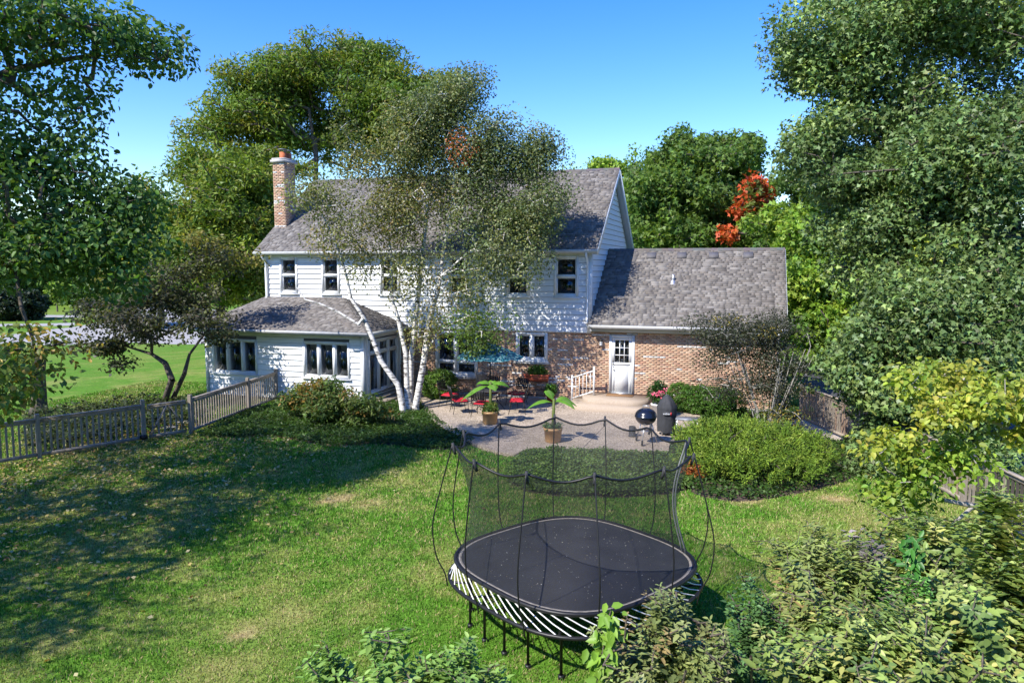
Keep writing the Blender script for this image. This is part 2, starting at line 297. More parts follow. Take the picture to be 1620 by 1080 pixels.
def shoots_at(tips, pals, per, sl, L, W, rng, center, droop, kind):
    k = len(tips); out = unit((tips-center)*np.array([1,1,.5])); ax = unit(out*.55+np.array([[0,0,.8]])+rng.normal(size=(k,3))*.35)
    x = unit(np.cross(ax, rng.normal(size=(k,3)))); y = np.cross(ax, x); i = np.tile(np.arange(per), k); t = ((i+rng.random(len(i)))/per)[:,None]
    r = lambda a: np.repeat(a, per, 0)
    ph = (i*2.4+r(rng.random((k,1))*6.28)[:,0]+rng.normal(size=len(i))*.25)[:,None]; rad = r(x)*np.cos(ph)+r(y)*np.sin(ph); s = r(sl*(.6+.8*rng.random((k,1))))
    P = r(tips)-r(ax)*t*s+rad*.008+np.array([[0,0,.04]]); A = rad*(.5+.5*t)+r(ax)*(.55-.45*t); A[:,2] -= (droop*(.3+t[:,0])); Nn = unit(r(ax)*.7+np.array([[0,0,.4]])-rad*.15+rng.normal(size=(len(i),3))*.22)
    ln = L*(.55+.65*t[:,0])*(.8+.4*rng.random(len(i))); col = np.clip(r(pals)*(1.12-.25*t)*(1+.14*rng.normal(size=(len(i),1))), .005, .9); return leafgeo(P, A, Nn, ln, ln*(W/L), col, kind)  # sunlit tips painted in: leaf colour lightens towards the shoot end
def tree(name, label, cat, trunks, lobes, per=60, spread=.35, L=.1, W=.07, pal=None, seed=0, bark='bark', leafm='leaf', droop=.3, flat=.6, kind='diamond', group=None, rscale=.02, step=.8, rmin=.008, bend=.12, upw=.6, crown='crown', trunkname='trunk', shell=2.2, smooth=True, gain=1.4, shoot=0, fill=0):
    rng = np.random.default_rng(seed); cl = []; pc = []
    for lb in lobes:
        c, r, n = lb[:3]; p = lb[3] if len(lb) > 3 else pal; q = lobe_pts(c, r, n, rng, shell); cl.append(q); pc.append(palette(p, n, rng)*(.78+.44*rng.random((n,1)))*gain)
    for lb_ in (lobes if fill else []):      # boughs between the main ones
        c, r, n = lb_[:3]; p = lb_[3] if len(lb_) > 3 else pal; n = int(n*fill)
        if n < 4: continue
        j = rng.uniform(-.75,.75,3); q = lobe_pts(np.array(c)+rt*(r[0]*j[0])+fh*(r[1]*j[1])+np.array((0,0,r[2]*j[2])), (r[0]*.8,r[1]*.8,r[2]*.8), n, rng, 1.6); cl.append(q); pc.append(palette(p, n, rng)*(.78+.44*rng.random((n,1)))*gain)
    cl = np.concatenate(cl); pc = np.concatenate(pc); ok = cl[:,2] > .02; cl = cl[ok]; pc = pc[ok]
    base = np.array(trunks[0][0][0], float); o = thing(name, label, cat, tuple(base), group)
    V, F, nodes = grow(trunks, cl, rng, rscale, step, rmin, bend)
    npmesh(trunkname, V, F, M[bark], o, smooth=smooth)
    if shoot: V, F, c = shoots_at(cl, pc, per, shoot, L, W, rng, np.array((cl[:,0].mean(),cl[:,1].mean(),cl[:,2].min()-.6)), droop, kind)
    else: V, F, c = leaves_at(cl, pc, per, spread, L, W, rng, droop, flat, upw, kind)
    npmesh(crown, V, F, M[leafm], o, c)
    return o
def lb(x, y, d, rx, ry, rd, n, pal=None):      # a bough: bearing, distance, half-width and half-height as seen, depth in metres
    c = at(x, y, d); r = (rx*d/FPX, rd, ry*d/FPX); return (c, r, n, pal) if pal else (c, r, n)
# ================================================================ SETTING
def gx(*pts): return [gr(x, y)[:2] for x, y in pts]
DRY = [(460,972,.32),(545,790,.5),(600,797,.45),(800,708,.45),(380,995,.25),(1180,790,.4),(1320,790,.35)]
DRYW = [(*gr(x, y)[:2], r) for x, y, r in DRY]
def lawncol(x, y):
    n1 = vnoise(x, y, .45)*.7+vnoise(x-40, y+13, .11)*.3; n2 = vnoise(x+7, y-3, 1.7); n3 = vnoise(x-9, y+5, 5.)
    dry = np.clip((n1*.42+n2*.3+n3*.38-.44)*1.7, 0, .6)
    for a, b, r in DRYW: dry = np.maximum(dry, np.clip(1.25-np.hypot((x-a)/1.25, y-b)/r-(n3-.5)*1.2, 0, 1))
    far = np.clip((np.hypot(x, y)-28)/25, 0, 1); dry = dry*(1-far*.15)
    g = np.array([.1,.225,.022]); d = np.array([.4,.31,.15]); m = np.array([.22,.27,.06])
    t = dry[:,None]; c = np.where(t < .5, g*(1-2*t)+m*2*t, m*(2-2*t)+d*(2*t-1))
    return c, dry
ax = np.unique(np.concatenate([np.arange(-26, 9, .3), -26-np.geomspace(.5, 700, 40), 9+np.geomspace(.5, 700, 40)])); ay = np.unique(np.concatenate([np.arange(2, 27, .3), 2-np.geomspace(.5, 300, 24), 27+np.geomspace(.5, 1300, 46)]))
GX, GY = np.meshgrid(ax, ay, indexing='ij'); nx, ny = GX.shape; idx = np.arange(nx*ny).reshape(nx, ny)
c, _ = lawncol(GX.ravel(), GY.ravel()); Q = np.stack([idx[:-1,:-1], idx[1:,:-1], idx[1:,1:], idx[:-1,1:]], -1).reshape(-1,4)
tag(npmesh('lawn', np.stack([GX.ravel(), GY.ravel(), np.full(nx*ny, LAWN)], 1), [Q], M['lawn'], col=c*.85, smooth=True), kind='structure')
# patio
front = [np.array(p) for p in [gr(668,640,0)[:2], gr(690,668,0)[:2], gr(742,697,0)[:2], gr(775,710,0)[:2], gr(810,717,0)[:2], gr(850,712,0)[:2], gr(930,716,0)[:2], gr(1045,719,0)[:2], gr(1062,700,0)[:2], gr(1100,672,0)[:2]]]
PATIO = [tuple(p) for p in smoothpts(front, 6, closed=False)] + [(-1.2, 25.0), (-2.2, 26.38), (-11.2, 26.38), (-12.3, 26.1)]
sheet('patio', PATIO, 0, M['concrete'], thick=.14)
def strip(name, p, q, wd, z, m):
    p = np.array(p); q = np.array(q); d = (q-p)/np.linalg.norm(q-p); s = np.array([-d[1], d[0]])*wd/2
    return sheet(name, [tuple(p-s), tuple(q-s), tuple(q+s), tuple(p+s)], z, m)
jm = mat('control_joint', (.12,.1,.085), .95)
for k, (a, b) in enumerate([((958,672),(918,713)), ((745,668),(905,655)), ((905,690),(1060,690))][:2]): strip('patio_joint', gr(*a,0)[:2], gr(*b,0)[:2], .02, .004, jm)
# planting beds, gravel, drives, roads
BED1 = [tuple(p) for p in smoothpts(gx((322,686),(416,645),(560,640),(650,636),(672,645),(700,672),(745,694),(742,704),(690,712),(600,703),(520,706),(430,690),(370,693)), 5)]
BED2 = [tuple(p) for p in smoothpts(gx((800,755),(822,728),(856,716),(930,720),(1055,724),(1085,740),(1092,772),(1010,786),(900,786),(830,776)), 5)]
BED3 = [tuple(p) for p in smoothpts(gx((1062,705),(1100,672),(1130,650),(1240,640),(1300,660),(1345,700),(1362,745),(1300,772),(1190,792),(1120,788),(1080,765)), 5)]
for nme, bd in (('planting_bed',BED1),('planting_bed',BED2),('planting_bed',BED3)): sheet(nme, bd, LAWN+.006, M['mulch'])
sheet('gravel_path', gx((1215,688),(1240,664),(1300,662),(1348,690),(1325,700),(1290,692)), LAWN+.014, M['gravel'])
sheet('planting_bed', gx((150,716),(228,690),(300,680),(330,672),(325,648),(240,640),(150,650),(40,668),(40,722)), LAWN+.006, M['mulch'])
sheet('driveway', [(2.4,24.5),(5.2,21.0),(9,21),(13,30),(13,60),(4.5,60),(2.6,34)], LAWN+.008, M['asphalt'])
sheet('road', [tuple(p) for p in smoothpts(gx((-90,546),(40,546),(120,545),(210,542),(335,541),(345,505),(330,488),(215,486),(190,500),(130,515),(70,522),(0,531),(-90,536)), 4)], LAWN+.008, M['road'])
sheet('side_path', gx((-60,517),(60,516),(118,515),(118,510.5),(60,512),(-60,513)), LAWN+.01, M['road'])
sheet('side_path', gx((45,501.5),(135,502.5),(138,499),(55,498)), LAWN+.01, M['road'])
# flagstone steps behind the gate
rg = random.Random(5)
for k, (x, y) in enumerate([(262,688),(270,676),(258,664),(275,655),(292,668),(245,655)]):
    c = gr(x, y); pts = [(c[0]+.32*math.cos(t)*rg.uniform(.8,1.2), c[1]+.3*math.sin(t)*rg.uniform(.8,1.2)) for t in np.arange(6)*math.pi/3]
    mb = MB(); mb.poly(pts, LAWN, LAWN+.04); o = mb.build('flagstone', M['stone'], origin=(c[0],c[1],LAWN)); tag(o, 'flat grey flagstone laid in the bed behind the picket gate', 'stone', 'flagstones behind the gate')
# ================================================================ HOUSE
YW = 26.4; house = thing('house', 'white sided two storey house with brick ground floor, sunroom and garage wing', 'house', (-9, YW, 0))
def holes_slab(mb, o, u, n, u0, u1, z0, z1, t0, t1, holes):
    us = sorted({u0,u1,*[h for r in holes for h in (r[0],r[1])]}); zs = sorted({z0,z1,*[h for r in holes for h in (r[2],r[3])]})
    for a, b in zip(us, us[1:]):
        for c, d in zip(zs, zs[1:]):
            if any(r[0] <= (a+b)/2 <= r[1] and r[2] <= (c+d)/2 <= r[3] for r in holes): continue
            mb.slab(o, u, n, a, b, c, d, t0, t1)
EXPO = .212
def wedge():
    mb = MB(); h = EXPO-.014
    P = [(0,-.046,0),(1,-.046,0),(1,0,0),(0,0,0),(0,-.008,h),(1,-.008,h),(1,0,h),(0,0,h)]; mb.hexa(P)
    me = bpy.data.meshes.new('siding_board'); me.from_pydata(P, [], mb.q); me.materials.append(M['siding']); return me
WEDGE = wedge()
def siding(parent, o, u, n, u0, u1, z0, z1, holes, lim=None, seed=0):
    rg = random.Random(seed); o = np.array(o, float); u = np.array(u, float); n = np.array(n, float); rz = math.atan2(u[1], u[0]); z = z0
    while z < z1-.02:
        a, b = (u0, u1) if lim is None else lim(z+EXPO*.5)
        cuts = [(a, b)]
        for r in holes:
            if r[2]+.05 < z+EXPO and r[3]-.05 > z:
                cuts = [s for c in cuts for s in ((c[0], min(c[1], r[0]+.03)), (max(c[0], r[1]-.03), c[1])) if s[1]-s[0] > .04]
        for c in cuts:
            L = c[1]-c[0]; k = max(1, int(L/3.7+rg.random())); js = [c[0]] + sorted(c[0]+L*(i+rg.uniform(-.25,.25))/k for i in range(1, k)) + [c[1]]
            for p, q in zip(js, js[1:]):
                sc = min(1, (z1-z)/EXPO) if z+EXPO > z1+.01 else 1
                piece('siding_board', WEDGE, parent, o+u*p+n*(.001+rg.uniform(0,.003))+np.array([0,0,z]), rz, (q-p-.003, 1, sc))
        z += EXPO
def window(o, u, n, r, vs=(), hs=(), trim=.09, sash=.045, depth=.7, curtain=None, valance=False, sill=True, muntin=None, name='window', proud=.06, label=None):
    """r = outer rectangle of the trim (u0,u1,z0,z1); vs/hs = centres of mullions and rails"""
    u0,u1,z0,z1 = r; mb = MB(); t = trim; f = lambda a,b,c,d,t0=-.06,t1=proud: mb.slab(o,u,n,a,b,c,d,t0,t1)
    f(u0,u0+t,z0,z1); f(u1-t,u1,z0,z1); f(u0+t,u1-t,z1-t,z1); f(u0+t,u1-t,z0,z0+t)
    if sill: f(u0-.04,u1+.04,z0-.05,z0-.001,-.02,proud+.05)
    xs = [u0+t]+[v for v in vs]+[u1-t]; zs = [z0+t]+[h for h in hs]+[z1-t]
    for v in vs: f(v-.05,v+.05,z0+t,z1-t,-.06,proud-.006)
    for h in hs: f(u0+t+.002,u1-t-.002,h-.028,h+.028,-.06,proud-.012)
    w = mb.build(name, M['white'], house)
    if label: w['label'] = label
    sm = MB()
    for i in range(len(xs)-1):
        a = xs[i]+(.05 if i else 0); b = xs[i+1]-(.05 if i < len(xs)-2 else 0)
        for j in range(len(zs)-1):
            c = zs[j]+(.028 if j else 0); d = zs[j+1]-(.028 if j < len(zs)-2 else 0)
            s = sash; g = lambda *k: sm.slab(o,u,n,*k,-.05,.012)
            g(a,a+s,c,d); g(b-s,b,c,d); g(a+s,b-s,c,c+s); g(a+s,b-s,d-s,d)
            p = MB(); p.slab(o,u,n,a+s,b-s,c+s,d-s,-.03,-.024); p.build('pane', M['glass'], w)
    sm.build('sash', M['white'], w)
    if muntin:
        mm = MB(); a,b,c,d = u0+t+sash,u1-t-sash,z0+t+sash,z1-t-sash
        for i in range(1,muntin[0]): x = a+(b-a)*i/muntin[0]; mm.slab(o,u,n,x-.012,x+.012,c,d,-.02,.002)
        for i in range(1,muntin[1]): z = c+(d-c)*i/muntin[1]; mm.slab(o,u,n,a,b,z-.012,z+.012,-.021,.001)
        mm.build('muntin', M['white'], w)
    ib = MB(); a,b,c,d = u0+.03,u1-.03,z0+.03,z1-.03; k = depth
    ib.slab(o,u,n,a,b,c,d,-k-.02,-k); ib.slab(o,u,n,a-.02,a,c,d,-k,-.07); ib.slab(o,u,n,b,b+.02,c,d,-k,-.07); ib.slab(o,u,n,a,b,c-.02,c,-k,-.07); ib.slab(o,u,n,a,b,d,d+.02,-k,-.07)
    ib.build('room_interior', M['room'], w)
    if curtain:
        cm = MB(); ca, cb = curtain; q = np.linspace(ca, cb, 13)
        for i in range(12): cm.slab(o,u,n,q[i],q[i+1],z0+t,z1-t,-.16-.02*(i % 2),-.14-.02*(i % 2))
        cm.build('curtain', M['curtain'], w)
    if valance:
        cm = MB()
        for i in range(len(xs)-1):
            q = np.linspace(xs[i]+.05, xs[i+1]-.05, 9)
            for j in range(8): cm.slab(o,u,n,q[j],q[j+1],z1-t-.3-.05*math.sin(j*.8),z1-t,-.13-.015*(j % 2),-.115-.015*(j % 2))
        cm.build('valance', M['valance'], w)
    return w
FO, FU, FN = (0,YW,0), (1,0,0), (0,-1,0)
XL, XR, XG = -19.4, -5.4, 1.2; ZS = 2.58; ZE = 5.5
# upper storey
UW = [(-18.68,-17.82,3.86,5.38),(-16.67,-15.82,3.86,5.38),(-14.0,-13.1,3.86,5.38),(-11.02,-10.1,3.86,5.38),(-8.66,-7.72,3.86,5.38),(-6.78,-5.84,3.86,5.38)]
OV = (0,YW-.06,0)                       # the upper storey oversails the brick a little
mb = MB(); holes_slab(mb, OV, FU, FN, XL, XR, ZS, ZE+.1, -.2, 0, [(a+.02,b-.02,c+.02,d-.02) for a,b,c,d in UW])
sw = mb.build('siding_wall', M['shadow_backing'], house); siding(sw, OV, FU, FN, XL+.1, XR-.1, ZS, ZE-.0, UW, seed=1)
for r in UW: window(OV, FU, FN, r, hs=((r[2]+r[3])/2,), curtain=None, label=None)
mb = MB()
for x0, x1 in ((XL-.02, XL+.11),(XR-.11, XR+.02)): mb.slab(OV, FU, FN, x0, x1, ZS-.02, ZE+.05, -.1, .052)
mb.slab(OV, FU, FN, XL, XR, ZE-.13, ZE+.06, 0, .03); mb.slab(OV, FU, FN, XL, XR, ZS-.04, ZS+.002, -.1, .03)
mb.build('corner_board', M['white'], house)
# right gable wall (facing +X), left gable wall, rear
YB = 34.8; YR = 30.6; ZR = 9.03; SL = (ZR-5.62)/(YR-26.0)
def glim(z): 
    if z < ZE: return (0.06, YB-YW-.02)
    k = (z-5.62)/SL-.0; a = 26.0+k+.35-YW; return (max(.06,a), min(YB-YW-.02, 2*(YR-YW)-a))
for X, n, s in ((XR, (1,0,0), 5), (XL, (-1,0,0), 6)):
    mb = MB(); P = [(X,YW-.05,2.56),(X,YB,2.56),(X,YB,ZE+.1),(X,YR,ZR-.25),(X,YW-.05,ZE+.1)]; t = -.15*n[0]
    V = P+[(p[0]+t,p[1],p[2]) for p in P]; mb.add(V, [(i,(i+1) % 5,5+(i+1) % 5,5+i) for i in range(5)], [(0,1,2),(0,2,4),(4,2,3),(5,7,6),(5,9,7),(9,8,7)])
    gw = mb.build('gable_wall', M['shadow_backing'], house)
    if n[0] > 0: siding(gw, (X,YW,0), (0,1,0), n, 0, 8.4, 2.7, ZR-.35, [], glim, s)
    else: siding(gw, (X,YB,0), (0,-1,0), n, 0, 8.4, 2.58, ZE, [], None, s)
mb = MB(); mb.box((XL+.05,YB-.15,0),(XG-.1,YB-.05,5.4)); mb.build('rear_wall', M['siding'], house)
mb = MB(); mb.slab((XR,YW,0),(0,1,0),(1,0,0),-.09,.05,2.75,ZE+.05,0,.05); mb.build('corner_board', M['white'], house)
# brick ground floor
LW = [(-11.62,-9.84,.72,2.46),(-8.28,-7.03,1.43,2.5)]; DOOR = (-4.68,-3.76,.34,2.5)
BX0 = -13.15; holes = LW+[DOOR]
mb = MB(); holes_slab(mb, FO, FU, FN, BX0, XG, -.12, 2.66, -.2, 0, [(a+.02,b-.02,c+(.02 if c > .4 else 0),d-.02) for a,b,c,d in holes])
bw = mb.build('brick_wall', M['mortar'], house)
BR = [(.46,.25,.14),(.5,.29,.17),(.44,.23,.13),(.53,.34,.2),(.42,.18,.1),(.5,.32,.2),(.34,.17,.11),(.55,.38,.25),(.48,.27,.15)]
def bricks(parent, o, u, n, u0, u1, z0, z1, holes, seed, white=.05, bl=.2, bh=.068):
    rg = random.Random(seed); mb = MB(); row = 0; z = z0
    while z+bh <= z1+.005:
        x = u0-(bl/2 if row % 2 else 0); wrun = 0
        while x < u1:
            a = max(u0, x+.005); b = min(u1, x+bl-.005); x += bl
            if wrun: wrun -= 1; wh = rg.random() < .8
            else:
                wh = rg.random() < white*.5
                if wh: wrun = rg.randint(0,4)
            if b-a < .03: continue
            segs = [(a,b)]
            for r in holes:
                if r[2] < z+bh*.6 and r[3] > z+bh*.4: segs = [s for g in segs for s in ((g[0],min(g[1],r[0]+.01)),(max(g[0],r[1]-.01),g[1])) if s[1]-s[0] > .02]
            c = rg.choice(BR); v = rg.uniform(.85,1.22); c = tuple(min(1,(k*.62+q*.38)*v) for k, q in zip(c, (.5,.39,.31)))
            if wh: v = rg.uniform(.52,.72); c = (v, v*.97, v*.93)
            for g in segs: mb.slab(o,u,n,g[0],g[1],z+.005,z+bh-.005,-.01,.009+rg.uniform(0,.006),c)
        z += bh; row += 1
    return tag(mb.build('brick', M['brick'], parent, col=True), kind='stuff')
bricks(bw, FO, FU, FN, BX0, XG, 0, 2.62, holes, 3)
mb = MB(); holes_slab(mb, (XG,YW,0), (0,1,0), (1,0,0), 0, 6.8, -.12, 2.66, -.2, 0, []); gs = mb.build('brick_wall', M['mortar'], house); bricks(gs, (XG,YW,0), (0,1,0), (1,0,0), 0, 6.8, 0, 2.62, [], 8)
window(FO, FU, FN, LW[0], vs=(-10.76,), hs=(1.26,), trim=.1, label='large four pane picture window of the brick wall behind the umbrella')
window(FO, FU, FN, LW[1], vs=(-7.66,), valance=True, label='white double casement window with patterned blue valance')
for a,b,c,d in LW: mb = MB(); mb.slab(FO,FU,FN,a-.08,b+.08,c-.13,c-.052,0,.1); mb.build('brick_sill', M['cap'], house)
mb = MB(); mb.slab(FO,FU,FN,BX0,-4.75,-.14,.05,-.02,.03); mb.slab(FO,FU,FN,-3.0,XG,-.14,.05,-.02,.03); mb.build('foundation', M['cap'], house)
# door
d0,d1,dz0,dz1 = DOOR; mb = MB(); f = lambda *k: mb.slab(FO,FU,FN,*k)
f(d0,d0+.09,dz0,dz1,-.1,.05); f(d1-.09,d1,dz0,dz1,-.1,.05); f(d0+.09,d1-.09,dz1-.09,dz1,-.1,.05); mb.build('door_frame', M['white'], house)
mb = MB(); a,b = d0+.095,d1-.095; zt = dz1-.095; gl = (a+.11,b-.11,dz0+1.15,zt-.1)
holes_slab(mb,FO,FU,FN,a,b,dz0+.03,zt,-.03,.02,[gl]); dr = mb.build('door', M['white'], house)
mb = MB(); mb.slab(FO,FU,FN,*gl,-.02,-.014); mb.build('pane', M['glass'], dr)
mb = MB(); mb.slab(FO,FU,FN,gl[0]-.02,gl[1]+.02,gl[2]-.02,gl[3]+.02,-.12,-.1); mb.build('inner_panel', M['room'], dr)
mb = MB()
for i in (1,2): x = gl[0]+(gl[1]-gl[0])*i/3; mb.slab(FO,FU,FN,x-.013,x+.013,gl[2],gl[3],-.012,.012)
for i in (1,2): z = gl[2]+(gl[3]-gl[2])*i/3; mb.slab(FO,FU,FN,gl[0],gl[1],z-.013,z+.013,-.013,.011)
mb.build('muntin', M['white'], dr)
mb = MB(); mb.slab(FO,FU,FN,a+.05,b-.05,gl[2]-.09,gl[2]-.05,.02,.04); mb.build('rail_trim', M['gutter'], dr)
mb = MB(); mb.tube([(a+.045,YW-.02,1.32),(a+.045,YW-.075,1.34),(a+.045,YW-.075,1.5),(a+.045,YW-.02,1.52)], .011, 6); mb.tube([(a+.05,YW-.02,1.22),(a+.05,YW-.07,1.22),(a+.14,YW-.07,1.21)], .012, 6); mb.build('handle', M['lamp'], dr)
mb = MB(); mb.slab(FO,FU,FN,d0+.09,d1-.09,dz0-.02,dz0+.03,-.08,.08); mb.build('threshold', M['alu'], house)
# wall lamp beside the door
mb = MB(); L0 = (-4.98,YW-.12,2.2); mb.lathe([(.0,.13),(.05,.11),(.075,.06),(.06,.05),(.05,-.1),(.03,-.14),(0,-.15)], L0, 10); mb.box((L0[0]-.03,YW-.11,2.15),(L0[0]+.03,YW-.01,2.25)); lm = mb.build('wall_lamp', M['lamp'], house)
mb = MB(); mb.lathe([(.062,.048),(.054,-.09)], L0, 10); mb.build('lamp_glass', M['ceramic'], lm)
# ---- roofs
SH = [(.165,.152,.145),(.2,.186,.178),(.125,.114,.11),(.23,.216,.206),(.18,.16,.148),(.27,.256,.246),(.14,.132,.132)]
def roof_plane(parent, pts, seed, thick=.13, expo=.128, shingled=True):
    """pts counter-clockwise seen from outside, pts[0]-pts[1] is the eave"""
    P = [np.array(p, float) for p in pts]; e = P[1]-P[0]; u = e/np.linalg.norm(e); nrm = np.cross(e, P[2]-P[1]); nrm /= np.linalg.norm(nrm); v = np.cross(nrm, u)
    n = len(P); mb = MB(); V = [tuple(p) for p in P]+[tuple(p-nrm*thick) for p in P]
    mb.add(V, [(i,n+i,n+(i+1) % n,(i+1) % n) for i in range(n)], [(0,i,i+1) for i in range(1,n-1)]+[(n,n+i+1,n+i) for i in range(1,n-1)])
    rf = mb.build('roof', M['roofdeck'], parent)
    if not shingled: return rf
    rg = random.Random(seed); uv = [((p-P[0])@u, (p-P[0])@v) for p in P]; top = max(q[1] for q in uv); s = 0; mb = MB(); row = 0
    def span(t):
        xs = []
        for i in range(n):
            (a,b),(c,d) = uv[i], uv[(i+1) % n]
            if (b <= t) != (d <= t): xs.append(a+(c-a)*(t-b)/(d-b))
        return (min(xs), max(xs)) if len(xs) >= 2 else None
    while s < top-.02:
        h = min(expo, top-s); sp0 = span(s+.002); sp1 = span(s+h-.002); x = None
        if sp0 and sp1:
            x = sp0[0]-rg.uniform(0,.2)
            while x < sp0[1]:
                wd = rg.choice((.12,.16,.22,.3,.42)); x0 = max(x, sp0[0]); x1 = min(x+wd, sp0[1]); x += wd
                if x1-x0 < .02: continue
                cl = lambda q: min(max(q, sp1[0]), sp1[1]); th = .015+rg.choice((0,.012)); c = rg.choice(SH); k = rg.uniform(.85,1.15); c = tuple((q*.6+w_*.4)*k*.92 for q, w_ in zip(c, (.2,.18,.163)))
                f = lambda a, b, t: tuple(P[0]+u*a+v*b+nrm*t)
                A = [f(x0,s-.012,.001),f(x1,s-.012,.001),f(cl(x1),s+h,.001),f(cl(x0),s+h,.001),f(x0,s-.012,th+.004),f(x1,s-.012,th+.004),f(cl(x1),s+h,.004),f(cl(x0),s+h,.004)]
                mb.add(A, [(4,5,6,7),(0,1,5,4),(1,2,6,5),(3,0,4,7)], c=c)
        s += expo; row += 1
    tag(mb.build('shingle', M['shingle'], rf, col=True), kind='stuff'); return rf
EY = 26.0; ZG = 5.62
RL, RR = XL-.3, XR+.3
roof_plane(house, [(RL,EY,ZG),(RR,EY,ZG),(RR,YR,ZR),(RL,YR,ZR)], 21)
roof_plane(house, [(RR,2*YR-EY,ZG),(RL,2*YR-EY,ZG),(RL,YR,ZR),(RR,YR,ZR)], 22, shingled=False)
GE = 2.9; GYR = 29.75; GZR = GE+(GYR-EY)*SL; GR = XG+.2
roof_plane(house, [(XR+.01,EY,GE),(GR,EY,GE),(GR,GYR,GZR),(XR+.01,GYR,GZR)], 23)
roof_plane(house, [(GR,2*GYR-EY,GE),(XR+.01,2*GYR-EY,GE),(XR+.01,GYR,GZR),(GR,GYR,GZR)], 24, shingled=False)
def ridge(x0, x1, y, z, seed):
    rg = random.Random(seed); mb = MB(); x = x0
    while x < x1:
        b = min(x+.24, x1); c = tuple(k*rg.uniform(.85,1.1) for k in SH[2]); 
        for sgn in (-1,1): mb.add([(x,y,z+.035),(b,y,z+.025),(b,y+sgn*.14,z+.025-.14*SL),(x,y+sgn*.14,z+.035-.14*SL)], [(0,1,2,3) if sgn < 0 else (3,2,1,0)], c=c)
        x += .24
    mb.build('ridge_cap', M['shingle'], house, col=True)
ridge(RL, RR, YR, ZR, 1); ridge(XR+.02, GR, GYR, GZR, 2)
# gable rake boards and garage gable
mb = MB()
for X in (RR-.02, RL-.02):
    for s in (-1,1):
        p = (X+.02, YR+s*(YR-EY), ZG-.13); q = (X+.02, YR, ZR-.13); mb.beam(p, q, .04, .2)
mb.build('rake_board', M['white'], house)
mb = MB()
for s in (-1,1): mb.beam((XR+.16,YR+s*(YR-EY-.1),ZG-.16),(XR+.16,YR,ZR-.22),.28,.02)
mb.build('rake_soffit', M['soffit'], house)
mb = MB()
for s in (-1,1): mb.beam((GR+.0,GYR+s*(GYR-EY),GE-.12),(GR+.0,GYR,GZR-.12),.04,.18)
mb.add([(XG,YW,2.6),(XG,2*GYR-YW,2.6),(XG,GYR,GZR-.2)], [], [(0,1,2)]); mb.build('rake_board', M['white'], house)
def eave(x0, x1, y, z, wall, rake=0):
    mb = MB(); prof = [(0,-.02),(-.11,-.02),(-.125,-.05),(-.105,-.09),(-.09,-.135),(0,-.135)]; n = len(prof); V = [(x,y+a,z+b) for x in (x0,x1) for a,b in prof]
    mb.add(V, [(i,n+i,n+i+1,i+1) for i in range(n-1)], [(0,i,i+1) for i in range(1,n-1)]+[(n,n+i+1,n+i) for i in range(1,n-1)])
    mb.add([(x0,y-.1,z-.035),(x1,y-.1,z-.035),(x1,y,z-.035),(x0,y,z-.035)], [(0,1,2,3)]); mb.build('gutter', M['gutter'], house)
    mb = MB(); mb.box((x0+.01,y+.001,z-.17),(x1-.01,y+.025,z+.0)); mb.box((x0+.02,y+.026,z-.165),(x1-.02,wall,z-.145)); mb.build('soffit', M['soffit'], house)
eave(RL, RR, EY, ZG, YW); eave(XR+.02, GR, EY, GE, YW)
mb = MB(); mb.box((XR,YW-.2,2.62),(XG,YW-.02,GE-.17)); mb.build('frieze_board', M['soffit'], house)
def spout(x, y, z0, z1, eavey):
    mb = MB(); mb.tube([(x,eavey-.05,z1),(x,eavey-.02,z1-.15),(x,y-.06,z1-.38),(x,y-.06,z0+.1),(x,y-.14,z0)], .045, 6); mb.build('downspout', M['white'], house)
spout(XL+.1, YW-.1, 3.65, ZG-.1, EY); spout(XR-.1, YW-.1, 2.9, ZG-.1, EY); spout(XG-.06, YW, .1, GE-.1, EY)
M['vent'] = mat('dark_vent_plastic', (.11,.105,.11), .7)
# roof vents on the garage, plumbing vents
for x, y in ((1052,405),(1098,405),(1145,405),(1195,405)):
    X = -5.4+.1+(x-985)*.0256; mb = MB(); yy = GYR-.38; z = GZR-.38*SL; mb.hexa([(X-.19,yy-.17,z-.17*SL-.02),(X+.19,yy-.17,z-.17*SL-.02),(X+.19,yy+.17,z+.17*SL-.02),(X-.19,yy+.17,z+.17*SL-.02),(X-.17,yy-.17,z+.0),(X+.17,yy-.17,z+.0),(X+.17,yy+.14,z+.15),(X-.17,yy+.14,z+.15)]); mb.build('roof_vent', M['vent'], house)
X, yy = -2.6, 28.05; z = GE+(yy-EY)*SL; mb = MB(); mb.tube([(X,yy,z-.1),(X,yy,z+.28)], .05, 10); mb.lathe([(.17,-.1),(.06,.06)], (X,yy,z), 10); mb.build('vent_pipe', M['alu'], house)
for px, yy in ((-12.6,28.6),): z = ZG+(yy-EY)*SL; mb = MB(); mb.tube([(px,yy,z-.1),(px,yy,z+.4)], .05, 10); mb.build('vent_pipe', M['alu'], house)
